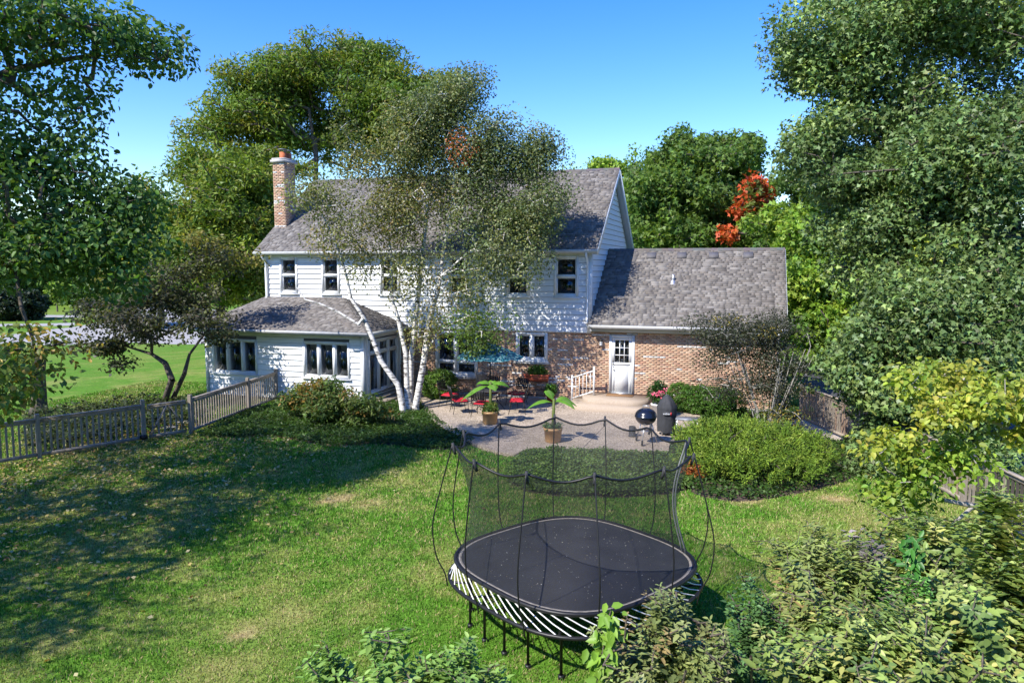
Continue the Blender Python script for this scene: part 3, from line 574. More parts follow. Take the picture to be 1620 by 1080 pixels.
# chimney
cx0,cx1,cy0,cy1 = -19.64,-19.08,27.4,28.2; mb = MB(); mb.box((cx0+.01,cy0+.01,0),(cx1-.01,cy1-.01,9.5)); ch = mb.build('chimney', M['mortar'], house)
bricks(ch,(0,cy0+.005,0),FU,FN,cx0,cx1,5.6,9.45,[],31,.12); bricks(ch,(cx1-.005,cy0,0),(0,1,0),(1,0,0),0,cy1-cy0,5.6,9.45,[],32,.05); bricks(ch,(cx0+.005,cy1,0),(0,-1,0),(-1,0,0),0,cy1-cy0,5.6,9.45,[],33,.1)
mb = MB(); mb.box((cx0-.08,cy0-.08,9.45),(cx1+.08,cy1+.08,9.56)); mb.box((cx0-.03,cy0-.03,9.56),(cx1+.03,cy1+.03,9.64)); mb.build('chimney_cap', M['cap'], ch)
for yy in (cy0+.2, cy0+.6):
    mb = MB(); mb.lathe([(.14,9.6),(.14,9.9),(.11,9.9),(.11,9.7)], ((cx0+cx1)/2+.1,yy,0), 14); mb.build('flue_pot', M['flue'], ch)
    mb = MB(); mb.lathe([(0,10.06),(.2,10.02),(.2,10.0),(0,10.02)], ((cx0+cx1)/2+.1,yy,0), 10); [mb.box(((cx0+cx1)/2+.1+a*.12-.012,yy+b*.02-.012,9.85),((cx0+cx1)/2+.1+a*.12+.012,yy+b*.02+.012,10.03)) for a, b in ((-1,0),(1,0))]; mb.build('rain_cap', M['galv'], ch)
# ---- sunroom
YS = 23.45; SX0, SX1 = -20.15, -13.19; SO = (0,YS,0); ZSR = 2.5
SWN = [(-19.82,-17.76,.85,2.2),(-15.73,-13.74,.85,2.22)]
mb = MB(); holes_slab(mb, SO, FU, FN, SX0, SX1, -.12, ZSR, -.15, 0, [(a+.02,b-.02,c+.02,d-.02) for a,b,c,d in SWN]); ss = mb.build('siding_wall', M['shadow_backing'], house)
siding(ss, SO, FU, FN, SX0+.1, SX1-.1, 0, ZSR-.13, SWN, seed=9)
for i, r in enumerate(SWN):
    wd = (r[1]-r[0])/3; window(SO, FU, FN, r, vs=(r[0]+wd, r[0]+2*wd), sash=.03, curtain=(r[0]+.12, r[0]+.12+(.5 if i == 0 else .2)), depth=2.2)
RO, RU, RN = (SX1,YS,0), (0,1,0), (1,0,0); SD = (.28,2.7,.25,2.28)
mb = MB(); holes_slab(mb, RO, RU, RN, .0, YW-YS, -.12, ZSR, -.15, 0, [(SD[0]+.02,SD[1]-.02,SD[2]+.02,SD[3]-.02)]); sr = mb.build('siding_wall', M['shadow_backing'], house)
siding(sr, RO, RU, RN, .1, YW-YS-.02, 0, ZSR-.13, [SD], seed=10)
window(RO, RU, RN, SD, vs=(1.1,1.9), hs=(1.78,), sash=.05, depth=2.0, sill=False, label='tall sliding glass panels with transoms on the sunroom side')
mb = MB(); mb.slab((SX0,YW,0),(0,-1,0),(-1,0,0),0,YW-YS,-.12,ZSR,-.15,0); sl_ = mb.build('siding_wall', M['shadow_backing'], house); siding(sl_, (SX0,YW,0),(0,-1,0),(-1,0,0),.02,YW-YS-.1,0,ZSR-.13,[],seed=12)
mb = MB()
mb.slab(SO,FU,FN,SX0-.03,SX0+.11,-.1,ZSR,-.05,.052); mb.slab(SO,FU,FN,SX1-.11,SX1+.031,-.1,ZSR,-.05,.052); mb.slab(RO,RU,RN,.052,.12,-.1,ZSR,0,.05); mb.slab(SO,FU,FN,SX0+.11,SX1-.11,ZSR-.14,ZSR,0,.032); mb.slab(RO,RU,RN,.12,YW-YS,ZSR-.14,ZSR,0,.03); mb.build('corner_board', M['white'], house)
mb = MB()
for k in range(3): mb.box((SX1+.03,YS+.35,-.1+k*.09),(SX1+1.0-k*.3,YW-.05,-.02+k*.09))
mb.build('sunroom_step', M['woodh'], house)
sy, sz, tz = 23.05, 2.64, 3.72; ex0, ex1 = SX0-.4, SX1+.4; tl, tr_ = XL, ex1-2.9
roof_plane(house, [(ex0,sy,sz),(ex1,sy,sz),(tr_,YW-.06,tz),(tl,YW-.06,tz)], 41, .1)
roof_plane(house, [(ex1,sy,sz),(ex1,YW-.06,sz),(tr_,YW-.06,tz)], 42, .1)
roof_plane(house, [(ex0,YW-.06,sz),(ex0,sy,sz),(tl,YW-.06,tz)], 43, .1)
eave(ex0, ex1, sy, sz, YS)
mb = MB(); mb.box((ex1-.025,sy+.03,sz-.15),(ex1+.005,YW-.06,sz-.005)); mb.box((SX1,sy+.03,sz-.145),(ex1-.024,YW-.06,sz-.13)); mb.build('soffit', M['soffit'], house); mb = MB(); mb.box((ex0-.005,sy+.03,sz-.15),(ex0+.025,YW-.06,sz-.005)); mb.box((ex0+.024,sy+.03,sz-.145),(SX0,YW-.06,sz-.13)); mb.build('soffit', M['soffit'], house)
# concrete landing at the door
def dshape(x0, x1, yf, yb, r=.7, k=8):
    P = [(x0,yb)]; 
    for i in range(k+1): t = math.pi/2*i/k; P.append((x0+r-r*math.cos(t), yf+r-r*math.sin(t)))
    for i in range(k+1): t = math.pi/2*i/k; P.append((x1-r+r*math.sin(t), yf+r-r*math.cos(t)))
    return P+[(x1,yb)]
st = thing('door_steps', 'two tier concrete landing with rounded corners below the white door', 'steps', (-4.4,25.4,0))
for z0, z1, a in ((0,.17,(-5.85,-2.85,24.5,26.38)),(.17,.34,(-5.5,-3.1,24.95,26.37))): mb = MB(); mb.poly(dshape(*a)[::1], z0, z1); mb.build('tread', M['step'], st)
mb = MB(); mb.box((-4.68,25.75,.342),(-3.72,26.25,.362)); tag(mb.build('doormat', M['coir'], origin=(-4.2,26,.34)), 'brown coir doormat on the concrete landing', 'doormat')
rl = thing('handrail', 'white metal handrail with thin balusters at the concrete landing', 'railing', (-5.5,26,0))
A, B = np.array((-5.98,26.0,0.)), np.array((-5.12,25.75,.34))
for p, h in ((A,1.0),(B,1.05)): mb = MB(); mb.box((p[0]-.03,p[1]-.03,p[2]),(p[0]+.03,p[1]+.03,p[2]+h)); mb.build('post', M['white'], rl)
for z in (.9,.14): mb = MB(); mb.beam(A+(0,0,z), B+(0,0,z), .05, .045); mb.build('rail', M['white'], rl)
for i in range(1,6): p = A+(B-A)*i/6; mb = MB(); mb.box((p[0]-.01,p[1]-.01,p[2]+.14),(p[0]+.01,p[1]+.01,p[2]+.9)); mb.build('baluster', M['white'], rl)
# ================================================================ FENCES
def unitbox(name, sx, sy, sz, m):
    P = [(-sx/2,-sy/2,0),(sx/2,-sy/2,0),(sx/2,sy/2,0),(-sx/2,sy/2,0),(-sx/2,-sy/2,sz),(sx/2,-sy/2,sz),(sx/2,sy/2,sz),(-sx/2,sy/2,sz)]
    mb = MB(); mb.hexa(P); me = bpy.data.meshes.new(name); me.from_pydata(P, [], mb.q); me.materials.append(m); return me
PICK = [unitbox('picket', .045, .03, 1.0, M['wood']), unitbox('picket', .05, .032, 1.0, M['wood'])]
POST = unitbox('post', .1, .1, 1.0, M['wood'])
def fence_panel(parent, p, q, h=1.08, gap=.135, posts=(True, True), picks=PICK, postme=POST, railm='woodh', seed=0, ph=1.22):
    rg = random.Random(seed); p = np.array((*p[:2], LAWN)); q = np.array((*q[:2], LAWN)); d = q-p; L = np.linalg.norm(d); rz = math.atan2(d[1], d[0]); u = d/L
    for f, e in zip(posts, (p, q)):
        if f: piece('post', postme, parent, e, rz, (1,1,ph+rg.uniform(-.01,.01)))
    a, b = p+u*.05, q-u*.05
    mb = MB(); mb.beam(a+(0,0,h), b+(0,0,h), .1, .04); mb.beam(a+(0,0,h-.065), b+(0,0,h-.065), .035, .085); mb.build('rail', M[railm], parent)
    mb = MB(); mb.beam(a+(0,0,.12), b+(0,0,.12), .04, .09); mb.build('rail', M[railm], parent)
    n = max(2, int((L-.1)/gap))
    for i in range(1, n): e = p+u*(L*i/n); piece('picket', picks[rg.randint(0,1)], parent, e+np.array((0,0,.1+rg.uniform(-.008,.008))), rz+rg.uniform(-.06,.06), (1,1,h-.15), rot=(rg.uniform(-.008,.008),rg.uniform(-.01,.01),rz))
f0 = np.array((-17.75,14.2)); f1 = np.array((-16.62,16.6)); f2 = np.array((-16.0,17.81)); f3 = np.array((-16.9,23.33)); dl = (f0-f1)/np.linalg.norm(f0-f1)
fl = thing('picket_fence', 'weathered grey picket fence running from the gate out past the shade tree', 'fence', (f1[0],f1[1],LAWN))
fence_panel(fl, f0, f1, seed=1); fence_panel(fl, f0+dl*2.7, f0, posts=(True,False), seed=2); fence_panel(fl, f0+dl*5.4, f0+dl*2.7, posts=(True,False), seed=3)
fr_ = thing('picket_fence', 'short weathered picket fence rising from the gate to the sunroom wall', 'fence', (f2[0],f2[1],LAWN))
fm = f2+(f3-f2)*.62; fence_panel(fr_, f2, fm, seed=4); fence_panel(fr_, fm, f3, posts=(False,True), seed=5)
gt = thing('picket_gate', 'weathered picket gate with crossed diagonal braces between two posts', 'gate', ((f1[0]+f2[0])/2,(f1[1]+f2[1])/2,LAWN))
u = (f2-f1)/np.linalg.norm(f2-f1); g0, g1 = f1+u*.09, f2-u*.09; fence_panel(gt, g0, g1, h=1.05, posts=(False,False), seed=6, gap=.14)
mid = (g0+g1)/2; nn = np.array((u[1],-u[0]))*.045
for e in (g0+u*.06, g1-u*.06): mb = MB(); mb.beam((*(mid+nn+ (e-mid)*.06),LAWN+.98), (*(e+nn),LAWN+.16), .03, .075, up=(nn[0],nn[1],0)); mb.build('brace', M['woodh'], gt)
mb = MB(); mb.box((f1[0]-.06,f1[1]-.12,LAWN+.08),(f1[0]+.1,f1[1]+.04,LAWN+.2)); mb.build('hinge', M['black'], gt)
# right-hand fence and the fence below the camera
DP = [unitbox('picket', .05, .03, 1.0, M['redwood']), unitbox('picket', .06, .03, 1.0, M['wood'])]; DPOST = unitbox('post', .1, .1, 1.0, M['palebark'])
r0 = np.array((1.9,25.6)); r1 = np.array((3.1,22.6)); r2 = np.array((4.6,17.4)); r3 = np.array((5.3,14.6)); r4 = np.array((5.9,12.4)); r5 = np.array((3.9,11.9))
ff = thing('side_fence', 'reddish weathered picket fence beside the dark asphalt driveway', 'fence', (r1[0],r1[1],LAWN))
fence_panel(ff, r0, r1, picks=DP, seed=7, gap=.12, h=1.15); fence_panel(ff, r1, r1+(r2-r1)*.5, picks=DP, posts=(False,True), seed=8, gap=.12, h=1.15); fence_panel(ff, r1+(r2-r1)*.5, r2, picks=DP, posts=(False,True), seed=9, gap=.12, h=1.15)
KP = [unitbox('picket', .06, .03, 1.0, M['dark_wood']), unitbox('picket', .055, .03, 1.0, M['wood'])]
fd = thing('side_fence', 'shaded dark picket fence under the broad maple', 'fence', (r3[0],r3[1],LAWN))
fence_panel(fd, r2+(r3-r2)*.03, r3, picks=KP, posts=(False,True), seed=10, gap=.13, h=1.15); fence_panel(fd, r3, r4, picks=KP, posts=(False,True), seed=11, gap=.13, h=1.15)
c0 = np.array((5.9,12.4)); c1 = np.array((-3.6,4.4)); uu = (c1-c0)
bf = thing('back_fence', 'weathered fence with pale top rail buried in the leafy border shrubs', 'fence', (0,8.4,LAWN))
for k in range(5): fence_panel(bf, c0+uu*k/5, c0+uu*(k+1)/5, posts=(False,True), seed=20+k, gap=.14, h=1.1)
# ================================================================ TRAMPOLINE
TC = np.array((-2.22, 9.85)); tr = thing('trampoline', 'black square trampoline with bowed poles and mesh safety net on the lawn', 'trampoline', (TC[0],TC[1],LAWN))
TA = math.radians(13+45)
def ring(a, n=72, e=3.0, z=0, ph=0):
    out = []
    for i in range(n):
        t = 2*math.pi*i/n+ph; c, s = math.cos(t), math.sin(t); r = a/(abs(c)**e+abs(s)**e)**(1/e); out.append(np.array((TC[0]+r*math.cos(t+TA), TC[1]+r*math.sin(t+TA), z)))
    return out
def rpt(a, ang, z, e=3.0):   # world bearing
    t = ang-TA; c, s = math.cos(t), math.sin(t); r = a/(abs(c)**e+abs(s)**e)**(1/e); return np.array((TC[0]+r*math.cos(ang), TC[1]+r*math.sin(ang), z))
mz = .84; R0 = ring(1.5, z=mz); n = len(R0); mb = MB()
V = [(TC[0],TC[1],mz-.035)]; Tf = []; Qf = []
for k, f in enumerate((.25,.5,.75,1)): V += [tuple(np.array((TC[0],TC[1],0))+(p-np.array((TC[0],TC[1],0)))*np.array((f,f,0))+np.array((0,0,mz-.035*(1-f*f)))) for p in R0]
Tf = [(0,1+i,1+(i+1) % n) for i in range(n)]; Qf = [(1+k*n+i,1+(k+1)*n+i,1+(k+1)*n+(i+1) % n,1+k*n+(i+1) % n) for k in range(3) for i in range(n)]
mb.add(V, Qf, Tf); mt = mb.build('jump_mat', M['mat'], tr, smooth=True)
mb = MB(); a, b = ring(1.445, z=mz+.004), ring(1.475, z=mz+.004); mb.add([tuple(p) for p in a+b], [(i,n+i,n+(i+1) % n,(i+1) % n) for i in range(n)]); mb.build('edge_tape', M['tape'], mt)
mb = MB(); mb.tube(ring(1.52, z=mz-.005), .03, 6, closed=True); mb.build('mat_hem', M['black'], mt)
FZ = .58; mb = MB(); mb.tube(ring(1.6, z=FZ), .028, 8, closed=True); mb.build('frame', M['black'], tr)
NR = 60
me = None
for i in range(NR):
    a0 = 2*math.pi*i/NR; p = rpt(1.595, a0, FZ+.02); q = rpt(1.525, a0-.27, mz-.02); mb = MB(); mb.tube([p, p*.5+q*.5+np.array((0,0,-.015)), q], .0085, 5, cap=False); mb.build('rod', M['rod'], tr)
for i in range(20):
    a0 = 2*math.pi*(i+.4)/20; t_ = rpt(1.6, a0, FZ); p = rpt(1.36, a0, FZ); mb = MB(); mb.tube([t_, (p[0],p[1],FZ-.03), (p[0],p[1],LAWN)], .02, 6); mb.tube([(p[0],p[1],LAWN),(p[0],p[1],LAWN+.05)], .04, 8); mb.build('leg', M['black'], tr)
tops = [(-3.79,9.22),(-3.95,10.02),(-3.67,10.86),(-2.95,11.55),(-2.13,11.65),(-1.35,11.26),(-.72,10.55),(-.6,9.67),(-.9,8.91),(-1.65,8.39),(-2.43,8.2),(-3.21,8.51)]; TZ = 2.5
for x, y in tops:
    d = np.array((x,y))-TC; ang = math.atan2(d[1],d[0]); r = np.linalg.norm(d); e = np.array((math.cos(ang),math.sin(ang),0)); b = rpt(1.63, ang, FZ-.1); rb = np.linalg.norm(b[:2]-TC); c0 = np.array((TC[0],TC[1],0.))
    P = [b, b+(0,0,.2)+e*.04, c0+e*(rb+.16)+(0,0,.95), c0+e*(rb+.2)+(0,0,1.4), c0+e*((rb+r)/2+.13)+(0,0,1.95), c0+e*(r+.03)+(0,0,TZ+.03)]
    P = smoothpts(P, 5, closed=False); mb = MB(); mb.tube(P, [.010]*len(P), 6); po = mb.build('pole', M['black'], tr)
    mb = MB(); mb.tube([P[-1]+(0,0,.02), P[-1]-e*.02+(0,0,-.08), P[-2]-e*.06+(0,0,-.06)], .02, 6); mb.build('pole_clip', M['cover'], po)
# net: rows of the profile swept between the pole tops
angs = [math.atan2(y-TC[1],x-TC[0]) for x, y in tops]; seq = sorted(zip(angs, tops)); NV = 96; rows = 14; V = []
def topr(a):
    for i in range(len(seq)):
        a0, p0 = seq[i]; a1, p1 = seq[(i+1) % len(seq)]; a1 = a1 if a1 > a0 else a1+2*math.pi; aa = a if a >= a0 else a+2*math.pi
        if a0 <= aa <= a1:
            t = (aa-a0)/(a1-a0); q = np.array(p0)*(1-t)+np.array(p1)*t; return np.linalg.norm(q-TC)-.05*math.sin(math.pi*t), TZ-.11*math.sin(math.pi*t)
aL = [-math.pi+2*math.pi*i/NV for i in range(NV)]
for k in range(rows+1):
    s = k/rows
    for a in aL:
        rT, zT = topr(a); rB = np.linalg.norm(rpt(1.47, a, 0)[:2]-TC); r = rB*(1-s)+rT*s-.17*math.sin(math.pi*min(1,s*1.0))**1.2; V.append((TC[0]+r*math.cos(a), TC[1]+r*math.sin(a), mz+.01+(zT-mz)*s))
mb = MB(); mb.add(V, [(k*NV+i,k*NV+(i+1) % NV,(k+1)*NV+(i+1) % NV,(k+1)*NV+i) for k in range(rows) for i in range(NV)]); nt_ = mb.build('safety_net', M['net'], tr, smooth=True)
mb = MB(); mb.tube([V[rows*NV+i] for i in range(NV)], .016, 6, closed=True); mb.build('net_rim', M['black'], nt_)
for a, da in ((.42,.05),(.5,-.05)):
    i = int((a+math.pi)/(2*math.pi)*NV); pts = [np.array(V[k*NV+(i+int(round(da*8*math.sin(k/rows*math.pi)))) % NV])+(.01,0,0) for k in range(rows+1)]; mb = MB(); mb.tube(pts, .011, 5); mb.build('zip_strap', M['zip'], nt_)
# flecks of leaf on the mat
rg = np.random.default_rng(8); k = 230; t = rg.random(k)*6.283; r = np.sqrt(rg.random(k))*1.42; P = np.stack([TC[0]+r*np.cos(t), TC[1]+r*np.sin(t), np.full(k, mz-.035*(1-(r/1.55)**2)+.008)], 1)
V, F, c = leafgeo(P, rg.normal(size=(k,3)), unit(np.array([[0,0,1.]])+rg.normal(size=(k,3))*.15), .01+.015*rg.random(k)**2, .008+.01*rg.random(k), palette([(.5,.45,.35),(.4,.3,.15),(.6,.58,.5)], k, rg))
tag(npmesh('leaf_fleck', V, F, M['flower'], col=c), 'tiny dry leaf flecks scattered on the black trampoline mat', 'leaf litter', kind='stuff')
# ================================================================ PATIO FURNITURE
def iron_chair():
    t = thing('patio_chair', '', 'chair', (0,0,0), 'iron patio chairs'); w = .25; b = M['black']
    mb = MB(); mb.box((-w,-.24,.4),(w,.24,.42)); [mb.tube([(x,-.24,.41),(x,.24,.41)],.012,6) for x in (-w,w)]; mb.build('seat_frame', b, t)
    for x in (-w,w):
        for y in (-.24,.24): mb = MB(); mb.tube([(x,y,.41),(x*1.02,y*1.0,.2),(x*1.12,y*1.2,0)], .011, 6); mb.build('leg', b, t)
    mb = MB(); f = lambda s: (0,.24+s*.13,.42+s*.52)
    for x in (-w,w): mb.tube([(x,.24,.42),(x,.37,.94)], .014, 6)
    for s in (.32,1.0): y, z = f(s)[1:]; mb.tube([(-w,y,z),(w,y,z)], .013, 6)
    for i in range(1,6): x = -w+2*w*i/6; mb.beam((x,f(.32)[1],f(.32)[2]),(x,f(1)[1],f(1)[2]),.042,.01,up=(0,1,0))
    for i in range(1,5): s = .32+.68*i/5; y, z = f(s)[1:]; mb.beam((-w,y-.004,z),(w,y-.004,z),.01,.042)
    mb.build('lattice_back', b, t)
    for x in (-w-.02,w+.02): mb = MB(); mb.tube([(x*.98,.32,.68),(x*1.04,.1,.66),(x*1.04,-.2,.64),(x,-.24,.41)], .012, 6); mb.build('armrest', b, t)
    mb = MB(); V = []; N_ = 9
    for i in range(N_):
        for j in range(N_): X = -w+.02+(2*w-.04)*i/(N_-1); Y = -.25+.46*j/(N_-1); e = min(1, 5*min(i/(N_-1),1-i/(N_-1),j/(N_-1),1-j/(N_-1))+.25); V.append((X,Y,.43+.075*e-.012*abs(math.sin(i*1.6)*math.sin(j*1.6))))
    k = len(V); V += [(x,y,.425) for x, y, z in V]; Qf = [(i*N_+j,(i+1)*N_+j,(i+1)*N_+j+1,i*N_+j+1) for i in range(N_-1) for j in range(N_-1)]; Qf += [(b_+k,a_+k,a_,b_) for a_, b_ in [(j,j+1) for j in range(N_-1)]+[(i*N_+N_-1,(i+1)*N_+N_-1) for i in range(N_-1)]]; Qf += [(a_+k,b_+k,b_,a_) for a_, b_ in [((N_-1)*N_+j,(N_-1)*N_+j+1) for j in range(N_-1)]+[(i*N_,(i+1)*N_) for i in range(N_-1)]]
    mb.add(V, Qf); mb.build('cushion', M['red'], t, smooth=True); return t
CH = iron_chair(); TX, TY = -8.4, 23.75
spots = [((-9.95,23.75),math.radians(82),'iron lattice chair tucked in beside the round boxwood'), ((-9.2,22.85),math.radians(125),'iron lattice chair with red cushion between the boxwood and the banana pot'), ((-8.75,24.85),math.radians(8),'iron lattice chair with its back to the brick wall, under the umbrella'), ((-7.75,24.75),math.radians(-22),'iron lattice chair with its back to the brick, next to the terracotta trough'), ((-8.3,22.6),math.radians(178),'iron chair with red cushion behind the bushy banana pot'), ((-7.3,23.4),math.radians(-75),'iron chair with bright red cushion standing out into the sunny patio')]
for i, (p, a, l) in enumerate(spots):
    if i == 0: CH.location = (*p,0); CH.rotation_euler = (0,0,a); CH['label'] = l; OFF[CH.name] = np.array((*p,0.))
    else: dup(CH, (*p,0), a, l)
tb = thing('patio_table', 'round black iron table under the teal umbrella', 'table', (TX,TY,0)); mb = MB(); mb.lathe([(0,.725),(.6,.725),(.62,.71),(.6,.695),(0,.695)], (TX,TY,0), 28); mb.build('table_top', M['cover'], tb)
for k in range(4): a = k*math.pi/2+.5; mb = MB(); mb.tube([(TX+.45*math.cos(a),TY+.45*math.sin(a),.7),(TX+.2*math.cos(a),TY+.2*math.sin(a),.38),(TX+.5*math.cos(a),TY+.5*math.sin(a),0)], .014, 6); mb.build('leg', M['black'], tb)
um = thing('patio_umbrella', 'teal patterned patio umbrella standing over the iron table', 'umbrella', (TX,TY,0)); mb = MB(); mb.tube([(TX,TY,.05),(TX,TY,2.36)], .022, 8); mb.build('pole', M['black'], um)
mb = MB(); mb.lathe([(0,.09),(.1,.09),(.26,.05),(.28,0),(0,0)], (TX,TY,0), 20); mb.build('base', M['black'], um)
for k in range(8):
    a0, a1 = k*math.pi/4+.2, (k+1)*math.pi/4+.2; V = []; Qf = []
    for i, (r, z) in enumerate(((.03,2.33),(.4,2.22),(.8,2.06),(1.18,1.86))):
        for j in range(5): t = j/4; a = a0+(a1-a0)*t; sg = .045*math.sin(math.pi*t)*r; V.append((TX+r*math.cos(a)*(1-.05*math.sin(math.pi*t)),TY+r*math.sin(a)*(1-.05*math.sin(math.pi*t)),z-sg))
    q = len(V); Qf = [(i*5+j,(i+1)*5+j,(i+1)*5+j+1,i*5+j+1) for i in range(3) for j in range(4)]; mb = MB(); mb.add(V, Qf); mb.build('canopy_panel', M['teal'], um, smooth=True)
    mb = MB(); mb.tube([(TX,TY,2.3),(TX+1.18*math.cos(a0),TY+1.18*math.sin(a0),1.85)], .008, 5); mb.build('rib', M['black'], um)
mb = MB(); mb.lathe([(0,.1),(.03,.06),(.02,0)], (TX,TY,2.33), 8); mb.build('finial', M['black'], um)
# terracotta trough on an iron stand, small pot, galvanised can
def sprig(name, parent, c, rad, n, L, W, pal, seed, m='leaf', flat=.8, droop=.1, kind='diamond', upw=.3):
    rg = np.random.default_rng(seed); q = np.array(c)+unit(rg.normal(size=(n,3)))*(rg.random((n,1))**.4)*np.array(rad)
    V, F, cc = leaves_at(q, palette(pal, n, rg), 6, .03, L, W, rg, droop, flat, upw, kind); return npmesh(name, V, F, M[m], parent, cc)
GREEN = [(.07,.15,.02),(.1,.2,.03),(.05,.11,.015)]
pt = thing('trough_planter', 'red terracotta trough of leafy greens on a black iron stand against the brick', 'planter', (-7.33,25.95,0)); x, y = -7.33, 25.95
mb = MB(); mb.hexa([(x-.4,y-.11,.72),(x+.4,y-.11,.72),(x+.4,y+.11,.72),(x-.4,y+.11,.72),(x-.46,y-.15,.96),(x+.46,y-.15,.96),(x+.46,y+.15,.96),(x-.46,y+.15,.96)]); mb.box((x-.48,y-.17,.93),(x+.48,y+.17,.975)); mb.build('trough', M['terra'], pt)
for sx in (-1,1):
    for sy in (-1,1): mb = MB(); mb.tube([(x+sx*.36,y+sy*.1,.72),(x+sx*.3,y+sy*.12,.4),(x+sx*.42,y+sy*.16,0)], .014, 6); mb.build('leg', M['black'], pt)
mb = MB(); [mb.tube([(x-.36,y+q,z),(x+.36,y+q,z)], .012, 5) for q in (-.1,.1) for z in (.7,.4,.2)]; mb.build('stand_rail', M['black'], pt)
sprig('foliage', pt, (x,y,1.1), (.42,.14,.2), 130, .11, .05, GREEN, 4)
p2 = thing('flower_pot', 'small terracotta pot of bright green leaves at the foot of the iron stand', 'flower pot', (-6.7,25.6,0)); mb = MB(); mb.lathe([(0,0),(.12,0),(.16,.26),(.18,.26),(.18,.31),(.14,.31),(.13,.25)], (-6.7,25.6,0), 16); mb.build('pot', M['terra'], p2); sprig('foliage', p2, (-6.7,25.6,.5), (.2,.2,.22), 110, .1, .05, [(.1,.22,.03),(.07,.16,.02)], 5)
cn = thing('galvanised_can', 'grey galvanised bin standing against the wall by the picture window', 'bin', (-9.55,26.0,0)); mb = MB(); mb.lathe([(0,0),(.2,0),(.23,.85),(.25,.87),(.25,.9)], (-9.55,26.0,0), 20); mb.build('can', M['galv'], cn); mb = MB(); mb.lathe([(.25,.9),(.1,.96),(.03,.97),(0,1.0)], (-9.55,26.0,0), 20); mb.build('lid', M['galv'], cn)
# kettle grill
K = gr(1019,704,0); kx, ky = K[0], K[1]+.25; kg = thing('kettle_grill', 'black round kettle charcoal grill on thin legs at the patio edge', 'grill', (kx,ky,0)); R = .3; kz = .78
mb = MB(); mb.lathe([(R*math.sin(a), kz-R*.85*math.cos(a)) for a in np.linspace(.05,math.pi/2,9)], (kx,ky,0), 28); mb.build('bowl', M['enamel'], kg, smooth=True)
mb = MB(); mb.lathe([(R+.012,kz-.012),(R+.012,kz+.02)]+[(R*math.cos(a)*1.01, kz+.02+R*.72*math.sin(a)) for a in np.linspace(0.02,math.pi/2-.03,9)], (kx,ky,0), 28); ld = mb.build('lid', M['enamel'], kg, smooth=True)
mb = MB(); mb.tube([(kx-.09,ky,kz+.22),(kx-.08,ky,kz+.3),(kx+.08,ky,kz+.3),(kx+.09,ky,kz+.22)], .012, 6); mb.build('lid_handle', M['alu'], ld)
for k in range(3): a = k*2.094+.4; mb = MB(); mb.tube([(kx+.17*math.cos(a),ky+.17*math.sin(a),kz-.2),(kx+.34*math.cos(a),ky+.34*math.sin(a),.02)], .014, 6); mb.build('leg', M['alu'], kg)
for k in (0,1):
    a = k*2.094+.4+2.094; p = (kx+.35*math.cos(a),ky+.35*math.sin(a)); mb = MB(); mb.tube([(p[0]-.02,p[1],.075),(p[0]+.02,p[1],.075)], .075, 14); mb.build('wheel', M['black'], kg)
mb = MB(); mb.lathe([(0,.0),(.16,.02),(.17,.03),(0,.015)], (kx,ky,.34), 16); mb.build('ash_catcher', M['alu'], kg)
# covered smoker
X_ = gr(1050,688,0); sx_, sy_ = X_[0]+.06, X_[1]+.15; sm = thing('covered_smoker', 'tall charcoal fabric covered smoker with a small printed badge', 'smoker', (sx_,sy_,0)); rg = random.Random(2); N_ = 40; prof = [(.27,.1),(.285,.3),(.28,.6),(.285,.78),(.28,.86),(.2,1.02),(.1,1.15),(.04,1.19)]; V = []
for i, (r, z) in enumerate(prof):
    for j in range(N_): t = 2*math.pi*j/N_; k = 1+.035*math.sin(t*7+z*3)*(1 if z < .8 else 1.2)+.02*math.sin(t*13-z*5); V.append((sx_+r*k*math.cos(t), sy_+r*k*math.sin(t), z+.02*math.sin(t*5)*(i == 0)))
V.append((sx_,sy_,1.2)); mb = MB(); mb.add(V, [(i*N_+j,i*N_+(j+1) % N_,(i+1)*N_+(j+1) % N_,(i+1)*N_+j) for i in range(len(prof)-1) for j in range(N_)], [((len(prof)-1)*N_+j,(len(prof)-1)*N_+(j+1) % N_,len(prof)*N_) for j in range(N_)]); cv = mb.build('cover', M['cover'], sm, smooth=True)
for k in range(3): a = k*2.094; mb = MB(); mb.tube([(sx_+.2*math.cos(a),sy_+.2*math.sin(a),.3),(sx_+.22*math.cos(a),sy_+.22*math.sin(a),0)], .02, 6); mb.build('leg', M['alu'], sm)
a = math.atan2(-sy_, -sx_)+.06; nrm = np.array((math.cos(a),math.sin(a),0)); tang = np.array((-math.sin(a),math.cos(a),0)); bo = np.array((sx_,sy_,0.))+nrm*.302
mb = MB(); mb.slab(bo, tang, nrm, -.105,.125,.62,.735,-.006,.0); mb.build('badge', M['cover'], cv)
cu = bpy.data.curves.new('badge_lettering', 'FONT'); cu.body = 'weber'; cu.size = .085; cu.extrude = .001; cu.align_x = 'CENTER'; cu.align_y = 'CENTER'; to = bpy.data.objects.new('tmp', cu); COL.objects.link(to); dg = bpy.context.evaluated_depsgraph_get(); tm = bpy.data.meshes.new_from_object(to.evaluated_get(dg)); bpy.data.objects.remove(to)
tm.name = 'badge_lettering'; tm.materials.clear(); tm.materials.append(M['print_w']); lo = bpy.data.objects.new('badge_lettering', tm); link(lo, cv); lo.location = bo+nrm*.004+np.array((0,0,.678))+tang*-.02-OFF[cv.name]; lo.rotation_euler = (math.pi/2, 0, math.atan2(tang[1], tang[0]))
mb = MB(); mb.slab(bo, tang, nrm, .092,.122,.635,.72,.001,.004); mb.build('badge_mark', M['print_r'], cv)
